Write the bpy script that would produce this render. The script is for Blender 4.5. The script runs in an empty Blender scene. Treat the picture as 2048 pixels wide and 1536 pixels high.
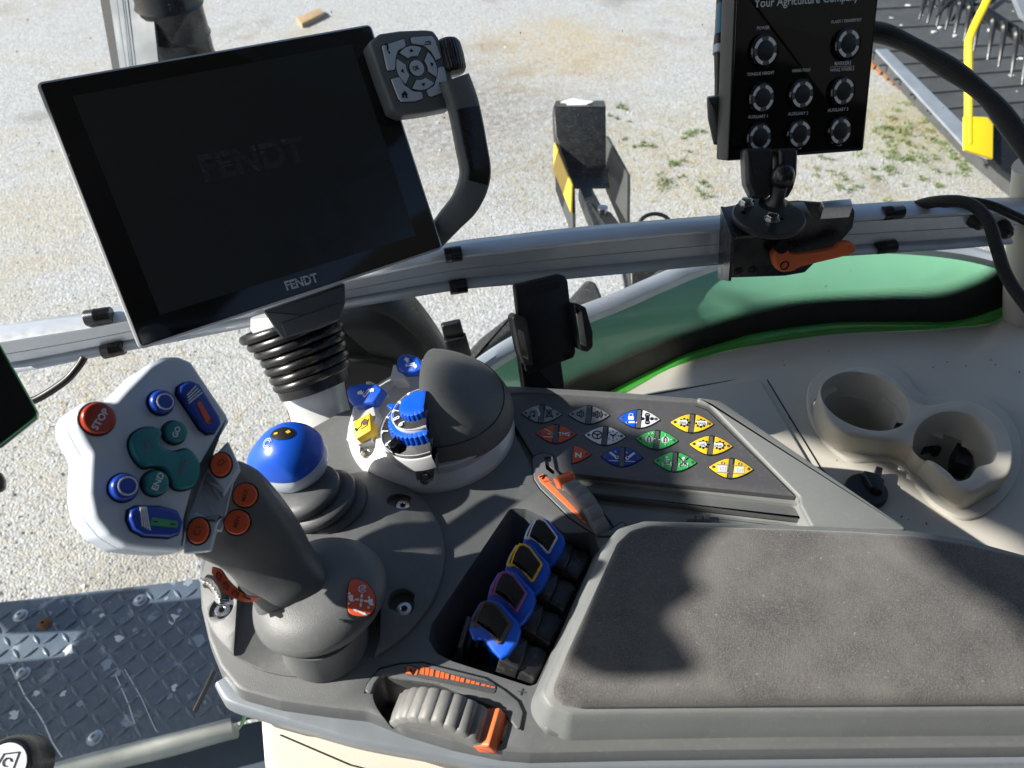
import bpy, bmesh, math, random
from mathutils import Vector as V, Matrix
random.seed(7)
R = math.radians
sc = bpy.context.scene
col = sc.collection

# ------------------------------------------------------------------ camera, sky, sun, exposure
CAMZ = 0.45; TH = R(43); FPX = 1538.0
cd = bpy.data.cameras.new('camera'); cam = bpy.data.objects.new('camera', cd); col.objects.link(cam)
cam.location = (0, 0, CAMZ); cam.rotation_euler = (R(90) - TH, 0, 0)
cd.sensor_width = 36; cd.lens = FPX / 2048 * 36; cd.clip_start = 0.02; cd.clip_end = 400
cd.dof.use_dof = True; cd.dof.focus_distance = 0.60; cd.dof.aperture_fstop = 13
sc.camera = cam
SUN = V((-0.83, -0.07, 0.53)).normalized()
w = bpy.data.worlds.new('World'); sc.world = w; w.use_nodes = True
nt = w.node_tree; nt.nodes.clear()
sky = nt.nodes.new('ShaderNodeTexSky'); sky.sky_type = 'NISHITA'; sky.sun_disc = False
sky.sun_elevation = math.asin(SUN.z); sky.sun_rotation = math.atan2(SUN.x, SUN.y)
bg = nt.nodes.new('ShaderNodeBackground'); bg.inputs[1].default_value = 0.080
wo = nt.nodes.new('ShaderNodeOutputWorld')
nt.links.new(sky.outputs[0], bg.inputs[0]); nt.links.new(bg.outputs[0], wo.inputs[0])
sd = bpy.data.lights.new('sun', 'SUN'); sd.energy = 5.0; sd.angle = R(0.53); sd.color = (1, .95, .87)
so = bpy.data.objects.new('sun', sd); col.objects.link(so); so.rotation_euler = SUN.to_track_quat('Z', 'Y').to_euler()
sc.view_settings.view_transform = 'Standard'; sc.view_settings.look = 'None'
sc.view_settings.exposure = 0.80; sc.view_settings.gamma = 1
sc.cycles.max_bounces = 8; sc.cycles.transparent_max_bounces = 16

# ------------------------------------------------------------------ picture point -> place
CF = V((0, math.cos(TH), -math.sin(TH))); CR = V((1, 0, 0)); CU = V((0, math.sin(TH), math.cos(TH)))
CC = V((0, 0, CAMZ))
def ray(x, y): return CF + CR * ((x - 1024) / FPX) - CU * ((y - 768) / FPX)
def D(x, y, d): return CC + ray(x, y) * d
def Z(x, y, z):
    r = ray(x, y); return CC + r * ((z - CAMZ) / r.z)

class Fr:                                   # a plane with its own axes
    def __init__(s, o, n, xh=None):
        s.o = V(o); s.n = V(n).normalized()
        xh = V(xh) if xh else V((1, 0, 0))
        s.x = (xh - s.n * xh.dot(s.n)).normalized(); s.y = s.n.cross(s.x)
    def p(s, u, v, w=0): return s.o + s.x * u + s.y * v + s.n * w
    def hit(s, x, y, w=0):
        r = ray(x, y); o = s.o + s.n * w
        return CC + r * ((o - CC).dot(s.n) / r.dot(s.n))
    def l(s, x, y, w=0):
        q = s.hit(x, y, w) - s.o; return (q.dot(s.x), q.dot(s.y))
    def tr(s, pts, w=0): return [s.l(a, b, w) for a, b in pts]
    def loc(s, q): q = q - s.o; return (q.dot(s.x), q.dot(s.y), q.dot(s.n))
def FZ(z, o=(0, 0)): return Fr((o[0], o[1], z), (0, 0, 1))

# ------------------------------------------------------------------ materials
def lin(c):
    if isinstance(c, str):
        c = [int(c[i:i + 2], 16) / 255 for i in (0, 2, 4)]
        c = [x / 12.92 if x <= .04045 else ((x + .055) / 1.055) ** 2.4 for x in c]
    return (c[0], c[1], c[2], 1)
MATS = {}
def mat(name, c, rough=.5, metal=0, grain=0, gs=1400, var=0, vs=30, spec=.5, coat=0, sheen=0, scratch=0, dust=0):
    m = bpy.data.materials.new(name); m.use_nodes = True; t = m.node_tree; b = t.nodes['Principled BSDF']
    N = t.nodes.new; L = t.links.new
    b.inputs['Base Color'].default_value = lin(c); b.inputs['Roughness'].default_value = rough
    b.inputs['Metallic'].default_value = metal; b.inputs['Specular IOR Level'].default_value = spec
    b.inputs['Coat Weight'].default_value = coat; b.inputs['Coat Roughness'].default_value = .05
    b.inputs['Sheen Weight'].default_value = sheen
    tc = N('ShaderNodeNewGeometry')
    cur = None
    def mix(fac, a, bb):
        x = N('ShaderNodeMix'); x.data_type = 'RGBA'
        if hasattr(a, 'links'): L(a, x.inputs[6])
        else: x.inputs[6].default_value = a
        x.inputs[7].default_value = bb; L(fac, x.inputs[0]); return x.outputs[2]
    def noise(s, d=3, rg=None):
        n = N('ShaderNodeTexNoise'); n.inputs['Scale'].default_value = s; n.inputs['Detail'].default_value = d
        L(tc.outputs['Position'], n.inputs['Vector'])
        if rg:
            r = N('ShaderNodeMapRange'); L(n.outputs['Fac'], r.inputs[0])
            r.inputs[1].default_value, r.inputs[2].default_value, r.inputs[3].default_value, r.inputs[4].default_value = rg
            return r.outputs[0]
        return n.outputs['Fac']
    base = lin(c)
    if var:
        cur = mix(noise(vs, 5, (.35, .7, 0, 1)), base, tuple(min(1, x * (1 + var)) for x in base[:3]) + (1,))
    if dust:
        cur = mix(noise(230, 6, (.55, .8, 0, dust)), cur if cur else base, (.42, .39, .33, 1))
    if cur: L(cur, b.inputs['Base Color'])
    if rough > .15:
        L(noise(vs * 2.3, 4, (.3, .7, max(.02, rough - .06), min(1, rough + .07))), b.inputs['Roughness'])
    if grain:
        bu = N('ShaderNodeBump'); bu.inputs['Strength'].default_value = grain; bu.inputs['Distance'].default_value = .0004
        L(noise(gs, 2), bu.inputs['Height']); L(bu.outputs[0], b.inputs['Normal'])
    MATS[name] = m; return m

mat('console_grey', (.120, .126, .128), .47, grain=.45, gs=1500, var=.12, vs=25, dust=.10)
mat('console_dark', (.064, .068, .072), .46, grain=.4, gs=1500, var=.12, dust=.06)
mat('stalk_grey', (.085, .088, .092), .42, grain=.25, gs=1800, var=.12, dust=.04)
mat('frame_grey', (.17, .18, .178), .5, grain=.4, gs=1500, var=.1, dust=.12)
mat('keypad_grey', (.092, .092, .097), .42, grain=.12, gs=1500, var=.08, dust=.12)
mat('floor_grey', (.2, .205, .205), .5, grain=.2, var=.1)
mat('silver_strip', (.24, .27, .30), .35, metal=.3, grain=.1)
mat('black_plastic', (.012, .013, .015), .38, grain=.3, var=.2, dust=.04)
mat('black_rubber', (.010, .010, .011), .28, grain=.1, gs=900, dust=.05)
mat('matte_black', (.005, .005, .006), .6, grain=.2)
mat('black_metal', (.010, .011, .014), .28, grain=.12, gs=1200, var=.3)
mat('gloss_black', (.004, .004, .005), .07, spec=.5, var=.2)
mat('screen_glass', (.023, .026, .027), .20, spec=.5)
mat('logo_dim', (.040, .040, .046), .25)
mat('logo_print', (.55, .57, .6), .4)
mat('white_plastic', (.50, .56, .64), .34, grain=.08, gs=1600, var=.06, vs=40, dust=.10)
mat('silver_plastic', (.60, .61, .62), .36, metal=.25, grain=.08, gs=1800)
mat('key_silver', (.55, .59, .65), .34, metal=.0, grain=.08)
mat('aluminium', (.60, .64, .68), .36, metal=.45, var=.06, vs=60)
mat('steel', (.55, .54, .52), .28, metal=1, var=.15, vs=400)
mat('zinc', (.45, .46, .48), .35, metal=.9, var=.2, vs=300)
mat('orange', (.75, .155, .045), .38, grain=.12, var=.08)
mat('orange_red', (.62, .085, .025), .45, grain=.15, var=.08)
mat('stop_red', (.34, .030, .012), .3, grain=.1)
mat('teal', (.012, .17, .20), .38, grain=.12, var=.1)
mat('blue', (.004, .085, .56), .33, grain=.15, var=.06)
mat('blue_dark', (.006, .045, .34), .33, grain=.15)
mat('yellow', (.80, .52, .02), .45, var=.05)
mat('key_green', (.05, .48, .11), .5)
mat('key_grey', (.30, .31, .33), .45)
mat('key_white', (.74, .76, .80), .45)
mat('label_green', (.05, .33, .13), .4)
mat('ink_black', (.006, .006, .008), .5)
mat('ink_dark_red', (.16, .03, .012), .5)
mat('ink_white', (.72, .76, .80), .5)
mat('lever_black', (.022, .022, .024), .38, grain=.2, dust=.25)
mat('pale_rubber', (.17, .17, .165), .5, grain=.3, var=.2, vs=80, dust=.25)
mat('beige', (.52, .495, .435), .5, grain=.5, gs=900, var=.05, vs=15)
mat('beige_light', (.60, .545, .46), .5, grain=.3, gs=900, var=.04)
mat('ring_grey', (.13, .14, .15), .35)
mat('led', (.80, .82, .82), .4)
mat('pink', (.26, .08, .27), .4)
mat('brown', (.09, .055, .04), .4)
mat('green_paint', (.045, .30, .035), .12, coat=1, var=.1, vs=8)
mat('roof_lining', (.10, .10, .10), .8)
mat('cab_wall', (.03, .03, .03), .9)
mat('pillar_paint', (.02, .02, .022), .5)
mat('blue_paint', (.02, .12, .20), .4)
mat('yellow_paint', (.88, .62, .015), .4, var=.05)
mat('yellow_amber', (.75, .47, .04), .35, grain=.5, gs=300)
mat('belt_grey', (.060, .062, .062), .6, grain=.3, gs=60, var=.35, vs=9)
mat('fender_green_sky_tint', (.17, .42, .27), .20, coat=1, var=.25, vs=6, dust=.18)  # green paint with the teal sky reflection put into its colour
mat('galvanised', (.27, .30, .34), .4, metal=.3, var=.3, vs=12)
mat('rust', (.20, .085, .035), .8, grain=.8, gs=80, var=.5, vs=60)
mat('tine_metal', (.03, .032, .036), .4, metal=.4)
mat('paint_black', (.013, .014, .015), .35, grain=.3, gs=500, var=.8, vs=60, dust=.16)
mat('tyre', (.03, .031, .032), .75, grain=.6, gs=60, var=.6, vs=20, dust=.3)
mat('dropping', (.82, .83, .80), .7, grain=.6, gs=400)
mat('wood', (.38, .27, .15), .7, grain=.6, gs=60, var=.3, vs=20)
mat('wire_black', (.006, .006, .007), .4)
mat('housing_navy', (.009, .011, .017), .35, spec=.4)
mat('fold_highlight', (.34, .38, .42), .6, spec=.2)  # pale tone for the shine along the film folds
mat('film', (.10, .115, .13), .55, metal=.0, spec=.25, grain=.8, gs=14, var=.3, vs=8)
mat('step_sill', (.42, .42, .38), .35, var=.5, vs=14)
mat('floor_mat', (.075, .095, .125), .5, grain=.3, gs=400, var=.2)
mat('stone_light', (.62, .62, .61), .8)
mat('stone_grey', (.42, .43, .43), .8)
mat('stone_dark', (.24, .245, .25), .8)
mat('stone_warm', (.48, .43, .35), .8)
mat('weed', (.17, .23, .08), .7)
mat('straw', (.50, .38, .18), .7)
mat('foam', (.01, .01, .012), .8)

def nodes_mat(name):
    m = bpy.data.materials.new(name); m.use_nodes = True; t = m.node_tree
    MATS[name] = m; return m, t, t.nodes['Principled BSDF'], t.nodes.new, t.links.new
def ramp(N, L, fac, stops):
    r = N('ShaderNodeValToRGB'); e = r.color_ramp.elements
    while len(e) < len(stops): e.new(.5)
    for k, (p, c) in enumerate(stops): e[k].position = p; e[k].color = (c[0], c[1], c[2], 1)
    L(fac, r.inputs[0]); return r.outputs[0]
def tnoise(N, L, s, d=4, vec=None, rough=.5):
    n = N('ShaderNodeTexNoise'); n.inputs['Scale'].default_value = s; n.inputs['Detail'].default_value = d
    n.inputs['Roughness'].default_value = rough
    L(vec, n.inputs['Vector']); return n.outputs['Fac']
def tmix(N, L, f, a, b, mode='MIX'):
    x = N('ShaderNodeMix'); x.data_type = 'RGBA'; x.blend_type = mode
    for k, q in ((6, a), (7, b)):
        if isinstance(q, tuple): x.inputs[k].default_value = q if len(q) == 4 else q + (1,)
        else: L(q, x.inputs[k])
    if isinstance(f, float): x.inputs[0].default_value = f
    else: L(f, x.inputs[0])
    return x.outputs[2]
def maprange(N, L, v, a, b, c=0., d=1.):
    r = N('ShaderNodeMapRange'); L(v, r.inputs[0])
    for k, q in zip((1, 2, 3, 4), (a, b, c, d)): r.inputs[k].default_value = q
    return r.outputs[0]

def gravel_mat():                            # crushed limestone with straw stains and weeds
    m, t, b, N, L = nodes_mat('gravel')
    g = N('ShaderNodeNewGeometry').outputs['Position']
    nw = N('ShaderNodeTexNoise'); nw.inputs['Scale'].default_value = 25; nw.inputs['Detail'].default_value = 3; L(g, nw.inputs['Vector'])
    va = N('ShaderNodeVectorMath'); va.operation = 'MULTIPLY_ADD'; L(nw.outputs['Color'], va.inputs[0]); va.inputs[1].default_value = (.009, .009, .009); L(g, va.inputs[2]); gw = va.outputs[0]
    vo = N('ShaderNodeTexVoronoi'); vo.inputs['Scale'].default_value = 105; L(gw, vo.inputs['Vector'])
    vb = N('ShaderNodeTexVoronoi'); vb.inputs['Scale'].default_value = 95; L(g, vb.inputs['Vector'])
    sp = N('ShaderNodeSeparateColor'); L(vo.outputs['Color'], sp.inputs[0])
    sp2 = N('ShaderNodeSeparateColor'); L(vb.outputs['Color'], sp2.inputs[0])
    c1 = ramp(N, L, sp.outputs[0], [(0, (.17, .175, .175)), (.2, (.31, .315, .31)), (.55, (.45, .465, .47)), (.85, (.56, .575, .58)), (1, (.78, .78, .77))])
    c2 = ramp(N, L, sp2.outputs[0], [(0, (.22, .22, .21)), (.5, (.44, .44, .43)), (1, (.66, .66, .65))])
    c = tmix(N, L, tnoise(N, L, 9, 4, g), c1, c2)
    dirt = maprange(N, L, tnoise(N, L, 2.0, 6, g), .54, .70, 0, .35)
    c = tmix(N, L, dirt, c, (.40, .345, .235))
    straw = maprange(N, L, tnoise(N, L, .75, 7, g, .6), .555, .68, 0, .50)
    fi = maprange(N, L, tnoise(N, L, 30, 5, g), .40, .6)
    mu = N('ShaderNodeMath'); mu.operation = 'MULTIPLY'; L(straw, mu.inputs[0]); L(fi, mu.inputs[1])
    c = tmix(N, L, mu.outputs[0], c, (.47, .36, .17))
    dk = maprange(N, L, tnoise(N, L, 1.1, 5, g), .60, .72, 0, .5)
    c = tmix(N, L, dk, c, (.19, .165, .13))
    def patch(px, py, rad, colr, amt, c):
        p_ = Z(px, py, -2.3); vd = N('ShaderNodeVectorMath'); vd.operation = 'DISTANCE'; L(g, vd.inputs[0]); vd.inputs[1].default_value = p_
        q = N('ShaderNodeMath'); q.operation = 'MULTIPLY_ADD'; L(tnoise(N, L, 2.2, 7, g, .65), q.inputs[0]); q.inputs[1].default_value = -rad * 2.2; L(vd.outputs['Value'], q.inputs[2])
        mm = N('ShaderNodeMath'); mm.operation = 'MULTIPLY'; L(maprange(N, L, q.outputs[0], -rad * .75, rad * .25, amt, 0), mm.inputs[0]); L(maprange(N, L, tnoise(N, L, 22, 6, g, .7), .36, .62), mm.inputs[1])
        return tmix(N, L, mm.outputs[0], c, colr)
    c = patch(900, 225, 1.3, (.20, .175, .145), .8, c); c = patch(560, 140, .9, (.46, .37, .22), .6, c)
    c = patch(1130, 100, .9, (.50, .38, .19), .7, c); c = patch(1830, 250, .8, (.38, .36, .16), .7, c)
    c = patch(1350, 330, 1.0, (.42, .36, .20), .6, c); c = patch(200, 1000, 1.5, (.45, .405, .32), .65, c)
    L(c, b.inputs['Base Color']); b.inputs['Roughness'].default_value = .85
    ad = N('ShaderNodeMath'); ad.operation = 'MULTIPLY_ADD'; L(vo.outputs['Distance'], ad.inputs[0]); ad.inputs[1].default_value = -1.6
    L(tnoise(N, L, 60, 4, g), ad.inputs[2])
    bu = N('ShaderNodeBump'); bu.inputs['Strength'].default_value = .6; bu.inputs['Distance'].default_value = .006
    L(ad.outputs[0], bu.inputs['Height']); L(bu.outputs[0], b.inputs['Normal'])
gravel_mat()

def pad_mat():                               # worn suede of the armrest
    m, t, b, N, L = nodes_mat('suede')
    g = N('ShaderNodeNewGeometry').outputs['Position']
    a = tnoise(N, L, 17, 7, g, .62); f = tnoise(N, L, 1300, 3, g)
    c = tmix(N, L, maprange(N, L, a, .36, .66), (.050, .048, .047), (.136, .131, .125))
    c = tmix(N, L, maprange(N, L, f, .42, .66, 0, .7), c, (.172, .164, .154))
    li = tnoise(N, L, 500, 2, g)
    c = tmix(N, L, maprange(N, L, li, .70, .76, 0, .6), c, (.34, .32, .28))
    L(c, b.inputs['Base Color']); b.inputs['Roughness'].default_value = .92; b.inputs['Sheen Weight'].default_value = .25
    b.inputs['Sheen Roughness'].default_value = .5
    bu = N('ShaderNodeBump'); bu.inputs['Strength'].default_value = .75; bu.inputs['Distance'].default_value = .0007
    L(f, bu.inputs['Height']); L(bu.outputs[0], b.inputs['Normal'])
pad_mat()

def tread_mat():                             # worn painted step plate
    m, t, b, N, L = nodes_mat('tread_paint')
    g = N('ShaderNodeNewGeometry').outputs['Position']
    c = tmix(N, L, tnoise(N, L, 9, 6, g), (.062, .092, .135), (.11, .145, .19))
    s = maprange(N, L, tnoise(N, L, 26, 5, g, .6), .60, .66, 0, .75)
    c = tmix(N, L, s, c, (.30, .36, .41))
    s2 = maprange(N, L, tnoise(N, L, 15, 6, g, .65), .64, .70, 0, .7)
    c = tmix(N, L, s2, c, (.035, .03, .026))
    L(c, b.inputs['Base Color'])
    L(maprange(N, L, tnoise(N, L, 30, 4, g), .3, .7, .3, .6), b.inputs['Roughness'])
tread_mat()

def braid_mat():                             # braided cable sleeve: UV u round, v along
    m, t, b, N, L = nodes_mat('braid')
    uv = N('ShaderNodeUVMap').outputs[0]
    mp = N('ShaderNodeMapping'); L(uv, mp.inputs[0]); mp.inputs['Scale'].default_value = (1, 1, 1)
    out = []
    for a in (1, -1):
        mm = N('ShaderNodeVectorMath'); mm.operation = 'DOT_PRODUCT'; L(uv, mm.inputs[0]); mm.inputs[1].default_value = (10 * a, 620, 0)
        si = N('ShaderNodeMath'); si.operation = 'SINE'
        k = N('ShaderNodeMath'); k.operation = 'MULTIPLY'; L(mm.outputs['Value'], k.inputs[0]); k.inputs[1].default_value = 6.2832
        L(k.outputs[0], si.inputs[0]); out.append(si.outputs[0])
    mx = N('ShaderNodeMath'); mx.operation = 'MAXIMUM'; L(out[0], mx.inputs[0]); L(out[1], mx.inputs[1])
    c = tmix(N, L, maprange(N, L, mx.outputs[0], .2, 1), (.004, .004, .004), (.035, .035, .036))
    L(c, b.inputs['Base Color']); b.inputs['Roughness'].default_value = .45
    bu = N('ShaderNodeBump'); bu.inputs['Strength'].default_value = .9; bu.inputs['Distance'].default_value = .0012
    L(mx.outputs[0], bu.inputs['Height']); L(bu.outputs[0], b.inputs['Normal'])
braid_mat()

def frit_mat():                              # dotted edge print on glass, v across the band
    m, t, b, N, L = nodes_mat('frit_dots')
    b.inputs['Base Color'].default_value = (.004, .004, .005, 1); b.inputs['Roughness'].default_value = .4
    uv = N('ShaderNodeUVMap').outputs[0]
    s = N('ShaderNodeVectorMath'); s.operation = 'FRACTION'; L(uv, s.inputs[0])
    s2 = N('ShaderNodeVectorMath'); s2.operation = 'SUBTRACT'; L(s.outputs[0], s2.inputs[0]); s2.inputs[1].default_value = (.5, .5, 0)
    sx = N('ShaderNodeSeparateXYZ'); L(s2.outputs[0], sx.inputs[0])
    cx = N('ShaderNodeCombineXYZ'); L(sx.outputs[0], cx.inputs[0]); L(sx.outputs[1], cx.inputs[1])
    ln = N('ShaderNodeVectorMath'); ln.operation = 'LENGTH'; L(cx.outputs[0], ln.inputs[0])
    su = N('ShaderNodeSeparateXYZ'); L(uv, su.inputs[0])
    rr = maprange(N, L, su.outputs[1], 0, 9, .66, .14)
    lt = N('ShaderNodeMath'); lt.operation = 'LESS_THAN'; L(ln.outputs['Value'], lt.inputs[0]); L(rr, lt.inputs[1])
    L(lt.outputs[0], b.inputs['Alpha'])
frit_mat()

def glass_mat():
    m, t, b, N, L = nodes_mat('window_glass')
    o = t.nodes['Material Output']; t.nodes.remove(b)
    tr = N('ShaderNodeBsdfTransparent'); tr.inputs[0].default_value = (.97, .99, .985, 1)
    gl = N('ShaderNodeBsdfGlossy'); gl.inputs['Roughness'].default_value = .0
    lw = N('ShaderNodeLayerWeight'); lw.inputs[0].default_value = .5
    pw = N('ShaderNodeMath'); pw.operation = 'POWER'; L(lw.outputs['Facing'], pw.inputs[0]); pw.inputs[1].default_value = 5
    fr = N('ShaderNodeMath'); fr.operation = 'MULTIPLY_ADD'; L(pw.outputs[0], fr.inputs[0]); fr.inputs[1].default_value = .5; fr.inputs[2].default_value = .012
    mx = N('ShaderNodeMixShader'); L(fr.outputs[0], mx.inputs[0]); L(tr.outputs[0], mx.inputs[1]); L(gl.outputs[0], mx.inputs[2])
    gp_ = N('ShaderNodeNewGeometry').outputs['Position']; df = N('ShaderNodeBsdfDiffuse'); df.inputs[0].default_value = (.7, .72, .7, 1)
    sp_ = maprange(N, L, tnoise(N, L, 190, 2, gp_), .745, .775, 0, .7); sm_ = maprange(N, L, tnoise(N, L, 5, 6, gp_), .35, .8, .0, .02)
    ad = N('ShaderNodeMath'); ad.operation = 'ADD'; L(sp_, ad.inputs[0]); L(sm_, ad.inputs[1])
    m2 = N('ShaderNodeMixShader'); L(ad.outputs[0], m2.inputs[0]); L(mx.outputs[0], m2.inputs[1]); L(df.outputs[0], m2.inputs[2])
    L(m2.outputs[0], o.inputs[0])
glass_mat()

# ------------------------------------------------------------------ 2-D outline helpers
def area2(p): return sum(p[i][0] * p[(i + 1) % len(p)][1] - p[(i + 1) % len(p)][0] * p[i][1] for i in range(len(p))) / 2
def ccw(p): return list(p) if area2(p) > 0 else list(p)[::-1]
def fillet(pts, r, n=5):
    out = []; m = len(pts)
    rs = r if isinstance(r, (list, tuple)) else [r] * m
    for i in range(m):
        a, b, c = V(pts[i - 1]), V(pts[i]), V(pts[(i + 1) % m])
        u, v_ = a - b, c - b; lu, lv = u.length, v_.length
        if rs[i] <= 0 or lu < 1e-7 or lv < 1e-7: out.append(tuple(b)); continue
        ang = u.angle(v_); t = min(rs[i] / max(math.tan(ang / 2), .05), lu * .48, lv * .48)
        p0, p1 = b + u / lu * t, b + v_ / lv * t
        for k in range(n + 1):
            q = k / n; out.append(tuple(p0 * (1 - q) ** 2 + b * (2 * q * (1 - q)) + p1 * q * q))
    return out
def crom(pts, n=6, closed=True):
    out = []; m = len(pts); pts = [V(p) for p in pts]
    for i in range(m if closed else m - 1):
        g = lambda j: pts[j % m] if closed else pts[max(0, min(m - 1, j))]
        a, b, c, d = g(i - 1), g(i), g(i + 1), g(i + 2)
        for k in range(n):
            t = k / n
            out.append(.5 * ((2 * b) + (c - a) * t + (2 * a - 5 * b + 4 * c - d) * t * t + (3 * b - a - 3 * c + d) * t ** 3))
    if not closed: out.append(pts[-1])
    return out
def c2(pts, n=6): return [tuple(p) for p in crom(pts, n)]
def offset(p, d):
    out = []; m = len(p)
    for i in range(m):
        a, b, c = V(p[i - 1]), V(p[i]), V(p[(i + 1) % m])
        e1, e2 = b - a, c - b
        if e1.length < 1e-9: e1 = e2
        if e2.length < 1e-9: e2 = e1
        if e1.length < 1e-9: out.append(tuple(b)); continue
        e1.normalize(); e2.normalize()
        n = V((-e1.y - e2.y, e1.x + e2.x))
        if n.length < 1e-6: n = V((-e1.y, e1.x))
        n.normalize(); k = max(.5, n.dot(V((-e1.y, e1.x))))
        out.append(tuple(b + n * (d / k)))
    return out
def circ(cx, cy, r, n=32, ry=None, a0=0, a1=2 * math.pi):
    full = abs(a1 - a0 - 2 * math.pi) < 1e-6
    return [(cx + r * math.cos(a0 + (a1 - a0) * k / (n if full else n - 1)), cy + (ry or r) * math.sin(a0 + (a1 - a0) * k / (n if full else n - 1))) for k in range(n)]
def rrect(cx, cy, w_, h, r, n=4): return fillet([(cx - w_ / 2, cy - h / 2), (cx + w_ / 2, cy - h / 2), (cx + w_ / 2, cy + h / 2), (cx - w_ / 2, cy + h / 2)], r, n)

# ------------------------------------------------------------------ mesh builder
TXT = {}
class B:
    def __init__(s): s.bm = bmesh.new(); s.m = []; s.uv = None
    def mi(s, m):
        if m not in s.m: s.m.append(m)
        return s.m.index(m)
    def rings(s, rs, m, closed=True, cap0=False, cap1=False, uvs=None):
        vs = [[s.bm.verts.new(p) for p in r] for r in rs]; k = s.mi(m)
        n = len(rs[0])
        if uvs and not s.uv: s.uv = s.bm.loops.layers.uv.new('UVMap')
        for i in range(len(vs) - 1):
            for j in range(n if closed else n - 1):
                a, b = j, (j + 1) % n
                try: f = s.bm.faces.new((vs[i][a], vs[i][b], vs[i + 1][b], vs[i + 1][a]))
                except ValueError: continue
                f.material_index = k
                if uvs:
                    for lp, (ii, jj) in zip(f.loops, ((i, j), (i, j + 1), (i + 1, j + 1), (i + 1, j))): lp[s.uv].uv = uvs(ii, jj)
        if cap0: s.bm.faces.new(vs[0][::-1]).material_index = k
        if cap1: s.bm.faces.new(vs[-1]).material_index = k
        return vs
    def prism(s, fr, pts, w0, w1, m, bev=0, bev0=0, draft=0, seg=3, topm=None):
        """outline pts (2-D, on fr) from height w0 up to w1; draft = outward growth at the bottom"""
        p = ccw(pts); rs = []
        if bev0:
            for k in range(seg + 1):
                a = math.pi / 2 * k / seg
                rs.append((offset(p, -draft + bev0 * (1 - math.sin(a))), w0 + bev0 * (1 - math.cos(a))))
        else: rs.append((offset(p, -draft) if draft else p, w0))
        if bev:
            for k in range(seg + 1):
                a = math.pi / 2 * k / seg
                rs.append((offset(p, bev * (1 - math.cos(a))), w1 - bev * (1 - math.sin(a))))
        else: rs.append((p, w1))
        s.rings([[fr.p(u, v, w_) for u, v in q] for q, w_ in rs], m, cap0=True, cap1=True)
        if topm: s.bm.faces.ensure_lookup_table(); s.bm.faces[-1].material_index = s.mi(topm)
        return s
    def loft2(s, fr, pa, wa, pb, wb, m):
        s.rings([[fr.p(u, v, wa) for u, v in pa], [fr.p(u, v, wb) for u, v in pb]], m, cap0=True, cap1=True); return s
    def box(s, fr, cx, cy, w_, h, w0, w1, m, bev=0, r=0):
        return s.prism(fr, rrect(cx, cy, w_, h, r) if r else [(cx - w_ / 2, cy - h / 2), (cx + w_ / 2, cy - h / 2), (cx + w_ / 2, cy + h / 2), (cx - w_ / 2, cy + h / 2)], w0, w1, m, bev)
    def lathe(s, o, ax, prof, m, n=40, xh=(1, 0, 0), a0=0, a1=2 * math.pi, cap0=False, cap1=False, wob=None):
        fr = Fr(o, ax, xh); full = abs(a1 - a0 - 2 * math.pi) < 1e-6; rs = []
        for r_, h in prof:
            rr = []
            for k in range(n):
                a = a0 + (a1 - a0) * k / (n if full else n - 1)
                q = r_ * (wob(a, r_, h) if wob else 1)
                rr.append(fr.p(q * math.cos(a), q * math.sin(a), h))
            rs.append(rr)
        s.rings(rs, m, closed=full, cap0=cap0, cap1=cap1); return s
    def tube(s, pts, r, m, n=10, smooth=4, caps=True, uv=False, flat=1, up=None):
        P = crom([V(p) for p in pts], smooth, False) if smooth and len(pts) > 2 else [V(p) for p in pts]
        m_ = len(P); rs = []; ln = 0; lens = []
        prev = None
        for i, p in enumerate(P):
            t = (P[min(i + 1, m_ - 1)] - P[max(i - 1, 0)]).normalized()
            if i: ln += (p - P[i - 1]).length
            lens.append(ln)
            if prev is None:
                h = V(up) if up else (V((0, 0, 1)) if abs(t.z) < .9 else V((1, 0, 0)))
            else: h = prev
            x = (h - t * h.dot(t)).normalized(); prev = x; y = t.cross(x)
            if callable(r): rad = r(i / (m_ - 1))
            elif isinstance(r, (list, tuple)):
                q = i / (m_ - 1) * (len(r) - 1); a = min(int(q), len(r) - 2); rad = r[a] + (r[a + 1] - r[a]) * (q - a)
            else: rad = r
            rs.append([p + x * (rad * math.cos(2 * math.pi * k / n)) + y * (rad * flat * math.sin(2 * math.pi * k / n)) for k in range(n)])
        s.rings(rs, m, cap0=caps, cap1=caps, uvs=(lambda i, j: (j / n, lens[min(i, m_ - 1)])) if uv else None); return s
    def flat(s, fr, pts, w_, m):
        f = s.bm.faces.new([s.bm.verts.new(fr.p(u, v, w_)) for u, v in ccw(pts)]); f.material_index = s.mi(m); return s
    def slab(s, fr, pts, w_, m, t=.0003): return s.prism(fr, pts, w_ - t, w_ + t, m)
    def line(s, fr, pts, wd, w_, m, closed=False, t=.0002):
        """a printed or moulded line of width wd along 2-D points"""
        q = [V(p) for p in pts]; nn = len(q)
        for i in range(nn if closed else nn - 1):
            a, b = q[i], q[(i + 1) % nn]; d = b - a
            if d.length < 1e-7: continue
            d.normalize(); o = V((-d.y, d.x)) * wd / 2; e = d * wd * .35
            s.prism(fr, [tuple(a - o - e), tuple(b - o + e), tuple(b + o + e), tuple(a + o - e)], w_ - t, w_ + t, m)
        return s
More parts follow.
